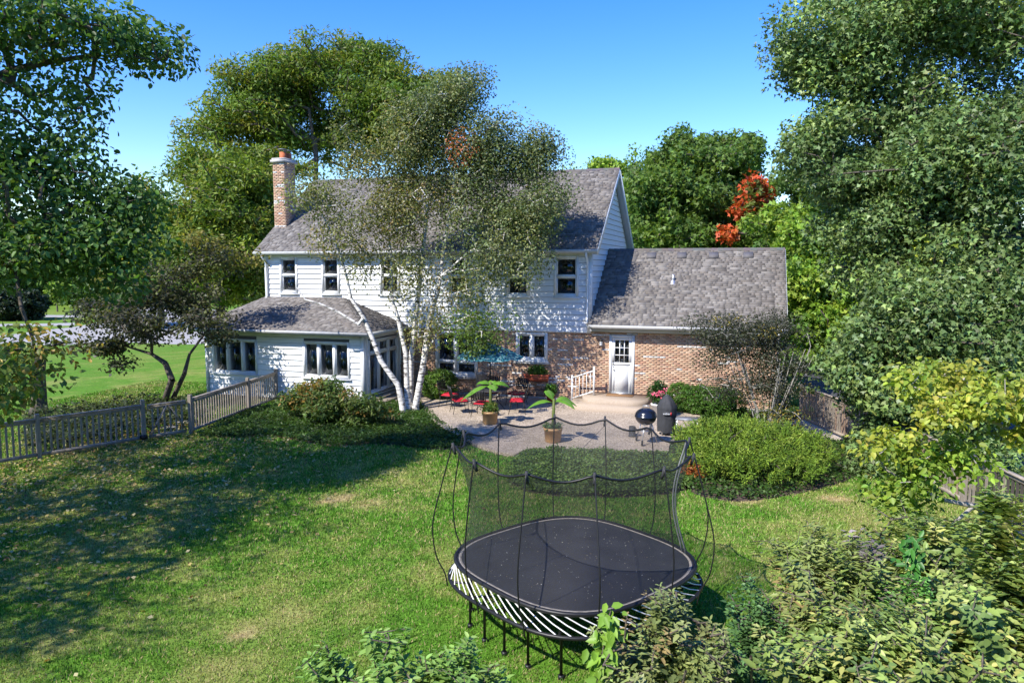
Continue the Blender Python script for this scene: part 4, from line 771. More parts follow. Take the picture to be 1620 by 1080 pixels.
# side shelf beside the smoker, chimney starter, tongs
sh = thing('grill_cart', 'low grey folding side table next to the covered smoker', 'side table', (sx_+.55,sy_-.25,0)); mb = MB(); mb.box((sx_+.3,sy_-.5,.55),(sx_+.95,sy_-.08,.59)); mb.build('table_top', M['galv'], sh)
for ax_, ay_ in ((.33,-.47),(.92,-.47),(.33,-.11),(.92,-.11)): mb = MB(); mb.tube([(sx_+ax_,sy_+ay_,0),(sx_+ax_,sy_+ay_,.56)], .016, 6); mb.build('leg', M['alu'], sh)
c = gr(1000,690,0); cs = thing('chimney_starter', 'small dark metal charcoal starter canister on the patio next to the grill', 'canister', (c[0],c[1],0)); mb = MB(); mb.lathe([(0,0),(.11,0),(.12,.02),(.1,.03),(.1,.3),(.09,.3),(.09,.1)], (c[0],c[1],0), 18); mb.build('can', M['cover'], cs); mb = MB(); mb.tube([(c[0]+.1,c[1],.25),(c[0]+.17,c[1],.22),(c[0]+.17,c[1],.1),(c[0]+.1,c[1],.08)], .012, 5); mb.build('handle', M['black'], cs)
# white pot of pink flowers
c = gr(1040,660,0); wp = thing('flower_pot', 'tall white pot with pink flowers beside the clipped hedge', 'flower pot', (c[0],c[1],0)); mb = MB(); mb.lathe([(0,0),(.15,0),(.21,.42),(.23,.42),(.23,.47),(.19,.47),(.18,.4),(0,.4)], (c[0],c[1],0), 22); mb.build('pot', M['ceramic'], wp, smooth=False)
sprig('foliage', wp, (c[0],c[1],.85), (.26,.26,.42), 170, .13, .05, [(.03,.075,.015),(.045,.1,.02)], 6)
rg = np.random.default_rng(9)
for k, o_ in enumerate([(.0,-.2,.78),(.14,-.2,.8),(.2,-.1,.95),(.08,-.24,.9),(-.1,-.22,.82)]):
    P = np.array([c[0],c[1],0])+np.array(o_)+rg.normal(size=(26,3))*.035; V, F, cc = leafgeo(P, rg.normal(size=(26,3)), unit(rg.normal(size=(26,3))+np.array([[0,-1,.6]])), np.full(26,.06), np.full(26,.055), palette([(.7,.12,.2),(.75,.2,.27),(.6,.06,.15)], 26, rg)); npmesh('flower', V, F, M['flower'], wp, cc)
# banana plants
def banana(loc, label, leaves, seed, under):
    o = thing('banana_plant', label, 'potted plant', loc); x, y, _ = loc; mb = MB(); mb.lathe([(0,0),(.2,0),(.23,.04),(.25,.34),(.27,.34),(.275,.42),(.24,.42),(.23,.36),(0,.36)], loc, 26); mb.build('pot', M['tanpot'], o)
    mb = MB(); mb.lathe([(.235,.385),(0,.4)], loc, 20); mb.build('soil', M['soil'], o)
    h = leaves[0]; mb = MB(); mb.tube([(x,y,.36),(x+.01,y,.7),(x+.02,y,h)], [.06,.05,.035], 8, c=(.16,.2,.05)); mb.build('stem', M['leaf'], o, smooth=True, col=True)
    rg = np.random.default_rng(seed)
    for (ang, up_, ln, wd) in leaves[1:]:
        e = np.array((math.cos(ang),math.sin(ang),0)); sd = np.array((-e[1],e[0],0)); V = []; n_ = 13; cc = []
        for i in range(n_):
            t = i/(n_-1); p = np.array((x+.02,y,h-.12))+e*(ln*(t*.92))+np.array((0,0,up_*math.sin(min(t*1.5,1.4)*1.1)-ln*.62*max(0,t-.25)**1.6)); wv = wd*(math.sin(math.pi*min(1,max(0,(t-.13)/.87)**.8)) if t > .13 else 0)+.012; j1, j2 = rg.uniform(.82,1.1,2)
            for s, dz in ((-1*j1,-.16),(-.5*j1,.1),(0,.0),(.5*j2,.1),(1*j2,-.16)): V.append(p+sd*wv*s+np.array((0,0,abs(wv)*dz*1.3))); g = rg.uniform(.85,1.15); cc.append((.13*g,.3*g,.03*g) if s else (.2,.34,.08))
        npmesh('leaf', np.array(V), [np.array([(i*5+j,(i+1)*5+j,(i+1)*5+j+1,i*5+j+1) for i in range(n_-1) for j in range(4)])], M['leaf'], o, np.array(cc), smooth=True)
    u_, un, up2 = under; tag(sprig('underplanting', o, (x,y,.42+u_*.4), (.27,.27,u_), un, .09, .045, up2, seed+1), kind='stuff'); return o
b1 = gr(772,672,0); b2 = gr(872,701,0)
banana((b1[0],b1[1]+.2,0), 'young banana plant in a tan pot with bushy leafy underplanting', [1.35,(.25,.2,.66,.21),(2.9,.2,.6,.2),(3.7,-.05,1.05,.18),(-.9,.1,.5,.17),(1.6,.2,.5,.15)], 3, (.2,130,[(.12,.2,.04),(.2,.22,.05),(.08,.15,.03)]))
banana((b2[0],b2[1]+.2,0), 'young banana plant in a tan pot at the patio edge with sparse succulents', [1.25,(.1,.2,.72,.17),(3.35,.12,.85,.17),(2.6,.42,.42,.16),(-.4,.22,.8,.16),(.7,.25,.6,.13)], 5, (.1,45,[(.08,.14,.04),(.11,.17,.06)]))
# ================================================================ TREES
GB = [(.062,.1,.018,3),(.085,.125,.02,2),(.048,.08,.015,2)]; GD = [(.035,.07,.016,3),(.045,.085,.02,2),(.06,.1,.02,1)]
OL = [(.12,.13,.025,2),(.15,.14,.03,2),(.09,.11,.02,2),(.17,.13,.03,1)]; LG = [(.13,.2,.025,3),(.17,.23,.03,2),(.09,.15,.02,1)]; LOC = [(.08,.12,.016,3),(.105,.14,.018,2),(.06,.1,.015,2),(.14,.145,.02,1.3)]
YG = [(.2,.24,.03,3),(.26,.27,.04,2),(.14,.19,.03,1)]; RED = [(.32,.06,.018,3),(.3,.09,.02,1),(.34,.12,.03,1),(.08,.1,.02,1.5)]; MP = [(.056,.085,.027,3),(.075,.108,.034,2),(.044,.069,.022,2),(.095,.13,.034,1)]
SH_ = [(.04,.08,.018,3),(.055,.1,.02,2),(.07,.115,.025,1),(.14,.13,.03,.25)]
# birch clump in front of the house
def pl(pts, d, r0, r1): n = len(pts); return [(at(x, y, d+(q[0] if q else 0)), r0+(r1-r0)*i/(n-1)) for i, (x, y, *q) in enumerate(pts)]
bt = [pl([(638,655),(636,640),(630,610),(603,572),(589,535),(575,502),(555,472),(547,435),(539,405),(520,360),(500,320)],25.2,.125,.025),
      pl([(646,652),(644,624),(642,560),(630,505),(619,472),(619,408),(612,350),(600,300)],25.5,.12,.025),
      pl([(658,655),(657,644),(670,574),(676,524),(684,491),(698,435),(701,397),(715,320),(722,240),(726,150)],25.5,.14,.022),
      pl([(651,655),(649,630),(651,560),(660,480),(668,408),(674,350),(677,310)],25.9,.12,.06),
      pl([(575,503),(567,513),(536,494),(505,480),(483,474),(470,455)],25.1,.06,.02), pl([(698,437),(740,400),(790,372),(830,350)],25.3,.05,.015), pl([(670,560),(700,520),(740,500),(770,505)],25.1,.05,.015)]
BG = [(.088,.11,.045,3),(.11,.13,.055,2),(.07,.09,.038,2),(.15,.155,.06,1)]; BS = [(.1,.11,.035,2),(.13,.13,.045,2),(.08,.088,.03,2),(.16,.125,.045,1)]
BO = [(.1,.115,.038,2),(.12,.125,.042,2),(.085,.1,.035,2),(.16,.14,.045,.7)]
tree('birch_tree', 'multi stemmed white barked birch growing before the house front', 'tree', bt,
 [lb(722,150,25.6,40,40,.9,60,BG),lb(690,170,25.6,30,26,.8,16,BG),lb(700,210,25.7,68,56,1.1,95,BG),lb(785,245,25.5,62,48,1.0,90,BG),lb(850,255,25.3,36,36,.8,48,BG),lb(800,335,25.2,66,46,1.0,66,BG),lb(740,300,25.6,60,50,1.0,50,BG),
  lb(625,225,25.6,58,50,1.0,30,BO),lb(565,255,25.3,60,50,1.0,24,BO),lb(500,290,25.1,50,50,.9,18,BO),lb(535,335,25.1,70,40,.9,16,BS),lb(600,340,25.2,60,40,.9,16,BS),lb(560,400,25.1,60,36,.9,9,BS),lb(690,300,25.8,50,60,.9,34,BG),lb(700,400,25.4,50,46,.9,14,BG),lb(850,330,25.0,40,46,.8,34,BG),lb(650,440,25.1,44,40,.8,12,BS),lb(640,300,25.5,64,48,1.0,38,BS),lb(650,365,25.4,56,40,.9,16,BS),
  lb(765,400,25.0,60,40,.9,26,BG),lb(830,390,24.8,38,30,.8,18,BG),lb(740,470,24.8,62,40,.9,11,BG),lb(778,520,24.2,60,30,.9,20,GB),lb(720,515,24.4,40,30,.7,6,GB),lb(700,505,25.0,40,44,.8,16,BS),lb(600,420,25.2,60,40,.9,10,BS),lb(880,300,25.2,22,30,.5,12,BG),lb(735,236,25.0,12,10,.3,4,[(.3,.1,.04)])],
 per=92, spread=.32, L=.092, W=.068, gain=1.75, fill=.22, seed=12, bark='birch', droop=.6, flat=1.1, rscale=.012, step=.5, rmin=.0095, bend=.1)
# shade tree just outside the left edge
c0 = np.array((-16.2,6.6,LAWN)); SPL = [(.045,.085,.02,3),(.06,.105,.022,2),(.035,.07,.018,2),(.2,.17,.04,.12)]
W_ = lambda x, y, z, r, n, rz=None: (np.array((x,y,z)), (r,r,rz or r*.7), int(n*1.35), SPL)
tree('shade_tree', 'large broad leaved shade tree leaning in over the left lawn', 'tree', [[(c0,.34),(c0+(.1,.2,2),.29),(c0+(.3,.5,4),.26),(c0+(.4,.6,6.5),.22),(c0+(.3,.5,9),.14),(c0+(0,.5,12),.05)], [(at(-60,150,14),.12),(at(20,112,14.2),.08),(at(70,100,14.3),.06),(at(150,88,14.4),.045),(at(220,92,14.5),.02)], [(at(-120,470,13),.1),(at(0,400,13.5),.06),(at(90,340,14),.04),(at(180,330,14.2),.02)]],
 [lb(20,40,14,80,60,1.5,34,SPL),lb(120,25,14.3,90,36,1.4,37,SPL),lb(205,65,14.5,46,28,1.0,24,SPL),lb(262,85,14.6,20,26,.6,8,SPL),lb(140,130,14.4,30,30,.6,6,SPL),lb(10,170,14,50,50,1.2,18,SPL),lb(110,190,14.2,22,36,.5,5,SPL),
  lb(20,270,14,90,60,1.4,46,SPL),lb(110,290,14.2,70,60,1.2,43,SPL),lb(180,310,14.2,36,34,.9,16,SPL),lb(70,370,13.8,110,60,1.3,58,SPL),lb(180,385,14,66,44,1.1,28,SPL),lb(40,430,13.6,60,40,1.0,16,SPL),lb(200,440,14,50,32,.8,11,SPL),lb(10,590,12,44,48,.9,26,[(.09,.12,.025),(.06,.1,.02),(.18,.13,.03)]),lb(70,548,13,34,16,.5,6,[(.18,.13,.03),(.09,.12,.025)]),
  W_(-17,5,9,3.6,95),W_(-14.5,3,8,3.2,75),W_(-14,0,7.5,2.6,45),W_(-19,9,8,3.2,60),W_(-17,7,12,3.2,60),W_(-15.5,9,6.5,2.4,45),W_(-19.5,4,7.5,3,50),W_(-18.5,11,6.5,2.4,36),W_(-16,.5,7.5,2.6,45),W_(-18,2,6,2.4,36)],
 per=50, spread=.33, L=.118, W=.085, gain=2.1, seed=5, kind='fold', droop=.55, flat=.8, rscale=.019, step=.8, upw=.4)
# dark small tree by the sunroom
c0 = np.array((-20.3,21.2,LAWN)); PU = [(.05,.05,.03,3),(.065,.07,.03,2),(.04,.05,.025,2),(.09,.1,.03,1)]
tree('ornamental_tree', 'small dark leaved ornamental tree with leaning trunk by the sunroom corner', 'tree', [[(c0,.13),(at(272,600,26),.12),(at(262,575,26),.1),(at(240,560,26),.06),(at(200,548,26),.03)],[(c0+(.15,.2,0),.1),(at(292,590,26.2),.08),(at(300,560,26.3),.05),(at(330,520,26.4),.03)]],
 [lb(250,505,26,95,44,1.6,75,PU),lb(175,545,26,50,30,1.0,26,PU),lb(215,470,26,70,40,1.4,45,PU),lb(310,455,26.5,70,48,1.5,60,PU+[(.1,.12,.03,1)]),lb(330,530,26,46,34,1.0,26,PU),lb(345,410,27,44,44,1.2,36,OL),lb(150,500,26,30,30,.8,12,PU)],
 per=52, spread=.26, L=.13, W=.09, seed=8, droop=.4, rscale=.014, step=.5)
# big trees behind the house
def back(name, label, x, d, ytop, lobes, seed, pal, per=60, L=.24, W=.14, spread=.55, bark='bark', tr=.32, kind='diamond', flat=.9, droop=.25, extra=()):
    b = at(x, 421, d); b = np.array((b[0],b[1],LAWN)); top = at(x+8, ytop, d)[2]; T = [(b,tr)]+[(b+np.array((.15*math.sin(i*2.1),.15*math.cos(i*1.7),top*i/6)), tr*(1-i/7)) for i in range(1,6)]
    return tree(name, label, 'tree', [T], [(l[0],l[1],int(l[2]*2.0),l[3] if len(l) > 3 else pal) for l in lobes], per=int(per*.72), spread=spread*.72, L=L, W=W, seed=seed, bark=bark, droop=droop, flat=flat, rscale=.028, step=1.3, rmin=.02, kind=kind, upw=.4, gain=1.75, fill=.5)
back('locust_tree', 'tall airy locust tree towering behind the chimney', 500, 44, 100, [lb(530,105,44,90,36,3,90),lb(440,140,44,80,44,3,80),lb(620,140,44,66,46,3,70),lb(365,200,43,66,44,3,60),lb(470,200,45,80,44,3,60),lb(580,205,45,80,44,3,60),lb(650,200,45,36,44,2,30),lb(330,265,42,40,40,2,36),lb(410,265,42,60,40,2.5,40),lb(690,150,46,30,40,2,22)], 31, LOC, per=85, L=.3, W=.1, spread=.62, flat=.5)
back('locust_tree', 'lower bushy locust tree filling the space left of the chimney', 350, 39, 280, [lb(380,310,39,56,50,2.5,80),lb(320,350,38,56,46,2.5,75),lb(390,390,39,50,54,2.5,80),lb(330,420,38,56,44,2.5,70),lb(400,450,38.5,36,36,2,40),lb(290,390,38,36,36,2,34)], 32, LOC+[(.12,.16,.02,2)], per=85, L=.28, W=.1, spread=.5)
back('thin_tree', 'thin pale leaved tree beyond the locusts at the sky gap', 250, 60, 310, [lb(240,330,60,30,34,2.5,26),lb(215,370,60,34,34,2.5,30),lb(262,390,58,34,44,2.5,40),lb(190,420,60,40,30,2.5,40)], 33, OL, per=60, L=.32, W=.18, spread=.6)
MA = [(.065,.11,.02,3),(.085,.13,.022,2),(.05,.09,.018,2)]
back('maple_tree', 'rounded dark green maple rising behind the garage ridge', 1090, 47, 230, [lb(1065,260,47,44,36,3,70),lb(1130,245,47,44,32,3,60),lb(1180,250,48,30,34,2.5,40),lb(1030,310,46,46,44,3,90),lb(1110,320,46,60,44,3,100),lb(1060,375,45,60,30,3,75),lb(1150,370,46,50,36,3,70),lb(1190,330,47,26,40,2.5,36)], 34, MA, per=75, L=.27, W=.24, spread=.5, kind='maple')
back('red_maple', 'maple with bright red autumn leaves beside the dark green maple', 1200, 42, 300, [lb(1198,303,42,18,15,1.0,6,RED),lb(1178,328,42,14,10,1.0,4,RED),lb(1152,372,42,12,6,.6,2,RED),lb(1212,362,42.5,24,30,1.5,34)], 35, MA, per=60, L=.27, W=.24, spread=.42, kind='maple')
back('yellowing_tree', 'yellow green treetop showing over the main roof ridge', 965, 62, 262, [lb(965,268,62,24,14,2,26),lb(1000,300,60,26,40,2.5,40),lb(905,285,64,30,14,2,18)], 36, LG, per=60, L=.3, W=.2, spread=.55)
back('lime_maple', 'lime green leafed maple at the garage corner beside the broad maple', 1300, 36, 340, [lb(1290,290,38,60,40,3,70,MA),lb(1260,370,37,46,40,2.5,65),lb(1340,370,36,52,40,2.5,70),lb(1260,440,36,36,40,2.2,60),lb(1320,450,35,56,44,2.5,85),lb(1370,410,35,40,46,2.2,60),lb(1290,510,35,40,34,2.2,46),lb(1350,520,34,44,36,2,44)], 37, LG+[(.06,.11,.02,1)], per=75, L=.24, W=.22, spread=.42, kind='maple')
back('dark_tree', 'shadowy tree filling the gap behind the lime green maple', 1420, 46, 300, [lb(1400,330,46,90,60,3,70),lb(1330,440,46,70,60,3,70),lb(1460,460,44,90,70,3,70),lb(1280,480,46,50,50,3,50)], 38, GD, per=60, L=.32, W=.28, spread=.6, kind='maple')
# broad maple on the right
c0 = np.array((6.0,22.2,LAWN))
tree('broad_maple', 'huge dark green maple overhanging the right side of the garden', 'tree', [[(c0,.36),(c0+(-.1,.0,2.5),.32),(c0+(-.2,-.2,4.4),.28),(c0+(-.1,-.3,6),.16)]],
 [lb(1290,50,20.5,56,60,1.6,60),lb(1350,120,20.5,60,60,1.6,60),lb(1430,40,21,90,80,2,95),lb(1550,60,20,100,90,2,110),lb(1280,225,20.8,34,24,1.0,18),lb(1330,270,20.6,66,52,1.6,62),lb(1440,190,20.4,90,70,2,95),lb(1500,300,20,80,50,1.6,60),lb(1380,340,20.4,50,40,1.4,36),lb(1560,220,19.5,90,90,2,110),lb(1430,330,20,80,60,1.8,80),lb(1540,380,19,100,90,2,120),lb(1450,470,18.8,80,52,1.6,75),lb(1380,560,18.8,56,44,1.4,50),lb(1480,590,18,96,60,1.6,100),lb(1590,540,18,80,90,1.6,80),lb(1390,640,18.4,44,40,1.1,34),lb(1410,720,18,48,34,1.1,34),lb(1500,690,17.8,60,44,1.2,40),lb(1690,200,20,90,150,2,60),lb(1690,480,18.5,70,140,2,50),lb(1480,400,19.2,20,40,.8,8,YG),lb(1440,300,19.6,24,16,.6,6,YG)],
 per=84, spread=.36, L=.125, W=.12, pal=MP, fill=.9, gain=2.35, seed=15, kind='maple', droop=.45, flat=.7, rscale=.016, step=.9, upw=.45, leafm='glossleaf')
# young yellow-green tree at the right fence
b = at(1690,700,11); b = np.array((b[0],b[1],LAWN))
tree('young_tree', 'young tree with lime yellow leaves and bare grey limbs near the dark fence', 'tree', [[(b,.12),(b+(-.05,0,1.2),.1),(b+(-.1,.05,2.4),.08),(b+(-.2,.1,3.6),.04)],[(b+(-.05,0,1.1),.06),(at(1620,818,10.8),.05),(at(1540,800,10.7),.04),(at(1490,790,10.7),.03),(at(1440,765,10.6),.022),(at(1400,742,10.6),.014)],[(at(1540,800,10.7),.03),(at(1500,835,10.6),.022),(at(1455,822,10.6),.014),(at(1435,800,10.6),.01)],[(at(1625,700,10.9),.04),(at(1580,670,10.8),.028),(at(1520,655,10.8),.018),(at(1460,650,10.7),.012)]],
 [lb(1560,620,10.8,66,36,.9,38,YG),lb(1500,650,10.7,60,30,.8,28,YG),lb(1600,660,10.9,40,40,.9,24,YG),lb(1400,705,10.6,44,20,.5,10,YG),lb(1470,740,10.6,60,34,.6,14,LG),lb(1450,600,10.8,26,14,.4,5,YG),lb(1420,790,10.6,40,24,.5,10,LG),lb(1510,720,10.6,30,30,.5,9,LG)],
 per=44, spread=.17, L=.1, W=.075, gain=1.5, seed=16, kind='fold', droop=.5, bark='palebark', rscale=.008, step=.35, rmin=.005)
# far side of the street
far_spots = [(30,100,410,60,60,GB),(130,105,390,60,60,LOC),(230,110,400,60,60,GB),(-60,95,380,70,90,GB),(320,105,420,50,44,LOC),(180,95,440,50,40,GD)]
for i, (x, d, y, rx, ry, p) in enumerate(far_spots):
    lab = ['mid green tree across the street behind the round clipped shrub','olive tree across the street above the sapling','mid green tree across the street seen past the small dark tree','tall tree across the street behind the shade tree','olive tree across the street next to the locusts','low dark tree across the street beside the road'][i]
    back('street_tree', lab, x, d, y-ry*.5, [lb(x,y,d,rx,ry*.7,5,60),lb(x-rx*.4,y+ry*.5,d-3,rx*.7,ry*.5,4,40),lb(x+rx*.4,y+ry*.5,d-3,rx*.7,ry*.5,4,40)], 60+i, p, per=60, L=.5, W=.34, spread=1.0)
b = gr(28,507); tree('clipped_shrub', 'dark round clipped shrub beside the street', 'shrub', [[(np.array((b[0],b[1],LAWN)),.15),(np.array((b[0],b[1],.6)),.1)]], [lb(18,480,69,40,24,2.4,260,[(.02,.035,.018,2),(.03,.045,.02,1)]),lb(52,482,69,16,22,1.5,90,[(.02,.035,.018,2)])], per=34, spread=.22, L=.26, W=.2, seed=71, shell=6, rscale=.02)
b = gr(91,493); b = np.array((b[0],b[1],LAWN)); tree('sapling', 'lime green staked sapling on the lawn across the street', 'tree', [[(b,.1),(b+(0,0,1.6),.08),(b+(0,0,3),.05)]], [lb(91,458,81,11,16,.9,60,LG)], per=34, spread=.3, L=.3, W=.22, seed=72)
rng = np.random.default_rng(77); n = 5200; a = rng.uniform(-75, 42, n); d = rng.uniform(125, 185, n); h = rng.random(n)**.6*(9+4*vnoise(a, d*.0, .25)); ar = np.radians(a)+YAW*0; P = np.stack([np.sin(ar-YAW)*d, np.cos(ar-YAW)*d, h], 1)
V, F, c = leaves_at(P, palette(GB+LOC, n, rng), 14, 1.0, 1.0, .8, rng); tag(npmesh('far_wood', V, F, M['leaf'], col=c), kind='stuff')
# ================================================================ SHRUBS AND BEDS
def shrub(name, label, base, lobes, seed, pal, per, spread, L, W, kind='diamond', shell=2.4, stems=5, group=None, cat='shrub', h=.5, r=.02, bark='bark', leafm='leaf', **k):
    b = np.array((base[0],base[1],LAWN)); rg = np.random.default_rng(seed+500); T = []
    for i in range(stems): a = rg.uniform(0,6.28); e = np.array((math.cos(a),math.sin(a),0)); T.append([(b+e*.12*rg.random(),r),(b+e*.2+(0,0,h*.5),r*.8),(b+e*.35*h+(0,0,h),r*.55)])
    return tree(name, label, cat, T, [l if len(l) > 3 else (*l, pal) for l in lobes], per=per, spread=spread, L=L, W=W, seed=seed, kind=kind, shell=shell, rscale=.006, step=.3, rmin=.004, crown='foliage', trunkname='stems', group=group, bark=bark, leafm=leafm, **k)
BX = [(.07,.13,.018,2),(.09,.16,.022,2),(.05,.1,.015,1)]
shrub('boxwood', 'round clipped green boxwood under the picture window', (-11.0,25.3), [((-11.0,25.3,.5),(.68,.6,.6),330)], 81, BX, 34, .06, .055, .04, shell=7)
hz = [((-2.05+.35*i,25.55-.12*i,.42),(.45,.5,.55),190) for i in range(6)]
shrub('clipped_hedge', 'low dense clipped hedge along the brick garage wall', (-1.2,25.3), hz, 82, [(.055,.12,.018,2),(.075,.15,.022,2),(.045,.1,.015,1)], 30, .045, .05, .038, shell=9)
shrub('leafy_shrub', 'spreading leafy shrub with a few bronze leaves under the sunroom windows', (-13.0,20.6), [((-13.6,20.6,.6),(.75,.7,.55),80),((-12.6,20.4,.65),(.85,.7,.55),100),((-11.5,20.2,.5),(.7,.6,.45),60),((-14.4,20.9,.4),(.4,.4,.4),24),((-13.2,20.2,1.0),(.4,.4,.25),16,[(.22,.13,.03),(.16,.17,.04)])], 83, [(.06,.1,.022,2),(.085,.13,.03,2),(.13,.16,.045,1),(.2,.12,.03,.2)], 40, .17, .13, .055, kind='fold', droop=.3)
JU = [(.12,.2,.02,3),(.17,.25,.025,2),(.075,.14,.016,2),(.21,.27,.04,1)]
rng = np.random.default_rng(84); jl = [(.2,19.1,.45,1.6,1.5,.75),(-.7,19.6,.35,1.1,1.2,.6),(1.2,19.3,.35,1.1,1.3,.6),(.5,17.9,.3,1.4,1.0,.5),(-.5,18.2,.25,1.0,.9,.5),(.3,20.5,.3,1.4,.8,.6)]
jo = thing('juniper', 'wide feathery bright green juniper mound at the patio corner', 'shrub', (.3,19.0,LAWN)); J = []
for x, y, z, a, b, c in jl:
    v = unit(rng.normal(size=(260,3))); v[:,2] = np.abs(v[:,2]); J.append(np.array((x,y,z-.12))+v*np.array((a*.94,b,c*.92))*(.66+.45*rng.random((260,1))))
J = np.concatenate(J); cl = np.repeat(J, 30, 0); n = len(cl); D = unit(unit(J-np.array((.3,19,-.8)))+np.array([[0,-.1,.7]])+rng.normal(size=J.shape)*.3); D = np.repeat(D, 30, 0); s = rng.random((n,1)); P = cl+D*(s-.5)*.42+rng.normal(size=(n,3))*.02
A = unit(D+rng.normal(size=(n,3))*.55); col = np.repeat(palette(JU, len(J), rng)*(.8+.4*rng.random((len(J),1))), 30, 0)*(1+.2*rng.normal(size=(n,1))); col = np.clip(col, .01, .5)
V, F, c = leafgeo(P, A, unit(rng.normal(size=(n,3))+np.array([[0,-.3,.6]])), (.07+.05*rng.random(n)), .016+.012*rng.random(n), col); npmesh('foliage', V, F, M['needle'], jo, c)
V, F, _ = grow([[((.3,19,LAWN),.06),((.3,19,.2),.05)]], J[::14], rng, .006, .4, .006); npmesh('stems', V, F, M['bark'], jo)
WS = [(.045,.05,.03,3),(.06,.065,.035,2),(.035,.042,.025,2),(.2,.16,.02,.22)]
b = np.array((.75,22.4,LAWN)); T = []; rg = np.random.default_rng(85)
for i in range(30): a = rg.uniform(0,6.28); e = np.array((math.cos(a),math.sin(a)*.6,0)); h = rg.uniform(1.6,2.8); s = rg.uniform(.3,1.2); T.append([(b+e*.3*rg.random(),.022),(b+e*s*.4+(0,0,h*.35),.019),(b+e*s*.8+(0,0,h*.7),.014),(b+e*s*1.1+(0,0,h),.008)])
tree('wispy_shrub', 'tall wispy shrub with bare grey stems in front of the garage corner', 'shrub', T, [lb(1180,525,21.8,70,28,1.0,120),lb(1140,560,21.8,44,34,.8,50),lb(1230,540,21.6,48,44,.9,80),lb(1190,600,21.4,70,40,.8,70),lb(1250,600,21.2,40,46,.7,50),lb(1140,610,21.6,34,30,.6,12),lb(1225,655,21,36,26,.6,16,[(.1,.12,.03),(.25,.2,.03),(.06,.08,.03)])], per=46, spread=.2, L=.07, W=.045, pal=WS, seed=86, bark='palebark', rscale=.006, step=.35, rmin=.006, crown='foliage', trunkname='stems')
o_ = gr(1096,762); of = thing('orange_fern', 'small patch of orange dried foliage at the edge of the juniper', 'plant', (o_[0],o_[1],LAWN)); sprig('foliage', of, (o_[0],o_[1]+.2,.12), (.28,.22,.18), 140, .09, .035, [(.42,.11,.02),(.3,.1,.03),(.36,.16,.04)], 87)
b = gr(1285,542,0); ob = thing('orange_shrub', 'far orange autumn shrub beyond the driveway', 'shrub', (b[0]*.8,b[1]*.8,LAWN)); sprig('foliage', ob, tuple(np.array(at(1290,538,36))), (1.1,.8,.25), 220, .22, .14, [(.5,.13,.02),(.4,.16,.03),(.3,.22,.04)], 88)
# dead standing trunk behind the picket fence
b = gr(62,655); b = np.array((b[0],b[1],LAWN)); ts = thing('cut_trunk', 'tall cut off tree trunk standing behind the picket fence', 'tree trunk', tuple(b)); rg = random.Random(3); mb = MB(); P = [b+np.array((.0,0,-.02)), b+(.02,0,.25), b+(.03,.02,.8), b+(0,.05,1.4), b+(.05,.05,1.9), b+(.12,.05,2.25)]; mb.tube(P, [.36,.26,.24,.23,.25,.24], 14); mb.build('trunk', M['bark'], ts, smooth=False)
sprig('vine', ts, tuple(b+(.05,-.2,1.1)), (.3,.2,.9), 60, .1, .08, GB, 89)
# ground cover
def cover(name, label, poly, n, L, W, pal, seed, h=.14, excl=()):
    rng = np.random.default_rng(seed); xs = [p[0] for p in poly]; ys = [p[1] for p in poly]; x = rng.uniform(min(xs),max(xs),n*3); y = rng.uniform(min(ys),max(ys),n*3); k = inpoly(x,y,poly)
    for e in excl: k &= ~inpoly(x,y,e)
    x = x[k][:n]; y = y[k][:n]; m = len(x); P = np.stack([x,y,LAWN+.02+h*(.35+.65*rng.random(m))*(.6+.8*vnoise(x,y,2.5))],1)
    col = palette(pal, m, rng)*(.7+.5*vnoise(x+3,y,3.)[:,None])*(1+.15*rng.normal(size=(m,1)))
    V, F, c = leaves_at(P, np.clip(col,.01,.5), 3, .035, L, W, rng, .1, .5, 1.0); o = npmesh(name, V, F, M['leaf'], col=c); return tag(o, label, 'ground cover', kind='stuff')
PA = [(.045,.095,.016,3),(.06,.12,.02,2),(.08,.14,.025,1)]
cover('ground_cover', 'dark ground cover carpet around the birch stems', BED1, 15000, .09, .045, PA, 91, .1); cover('ground_cover', 'dense green ground cover bed behind the trampoline', BED2, 9500, .085, .045, [(.1,.175,.03,3),(.13,.21,.04,2),(.15,.23,.05,1)], 92, .16)
cover('ground_cover', 'patchy green ground cover along the juniper and the gravel', BED3, 6500, .09, .05, PA, 93, .13, excl=[gx((1215,688),(1240,664),(1300,662),(1348,690),(1325,700),(1290,692))])
cover('ground_cover', 'straggly low plants in the bed behind the picket gate', gx((40,722),(228,690),(325,672),(325,648),(240,640),(150,650),(40,668)), 2600, .12, .07, [(.05,.07,.03),(.08,.09,.04),(.07,.1,.03)], 94, .4)
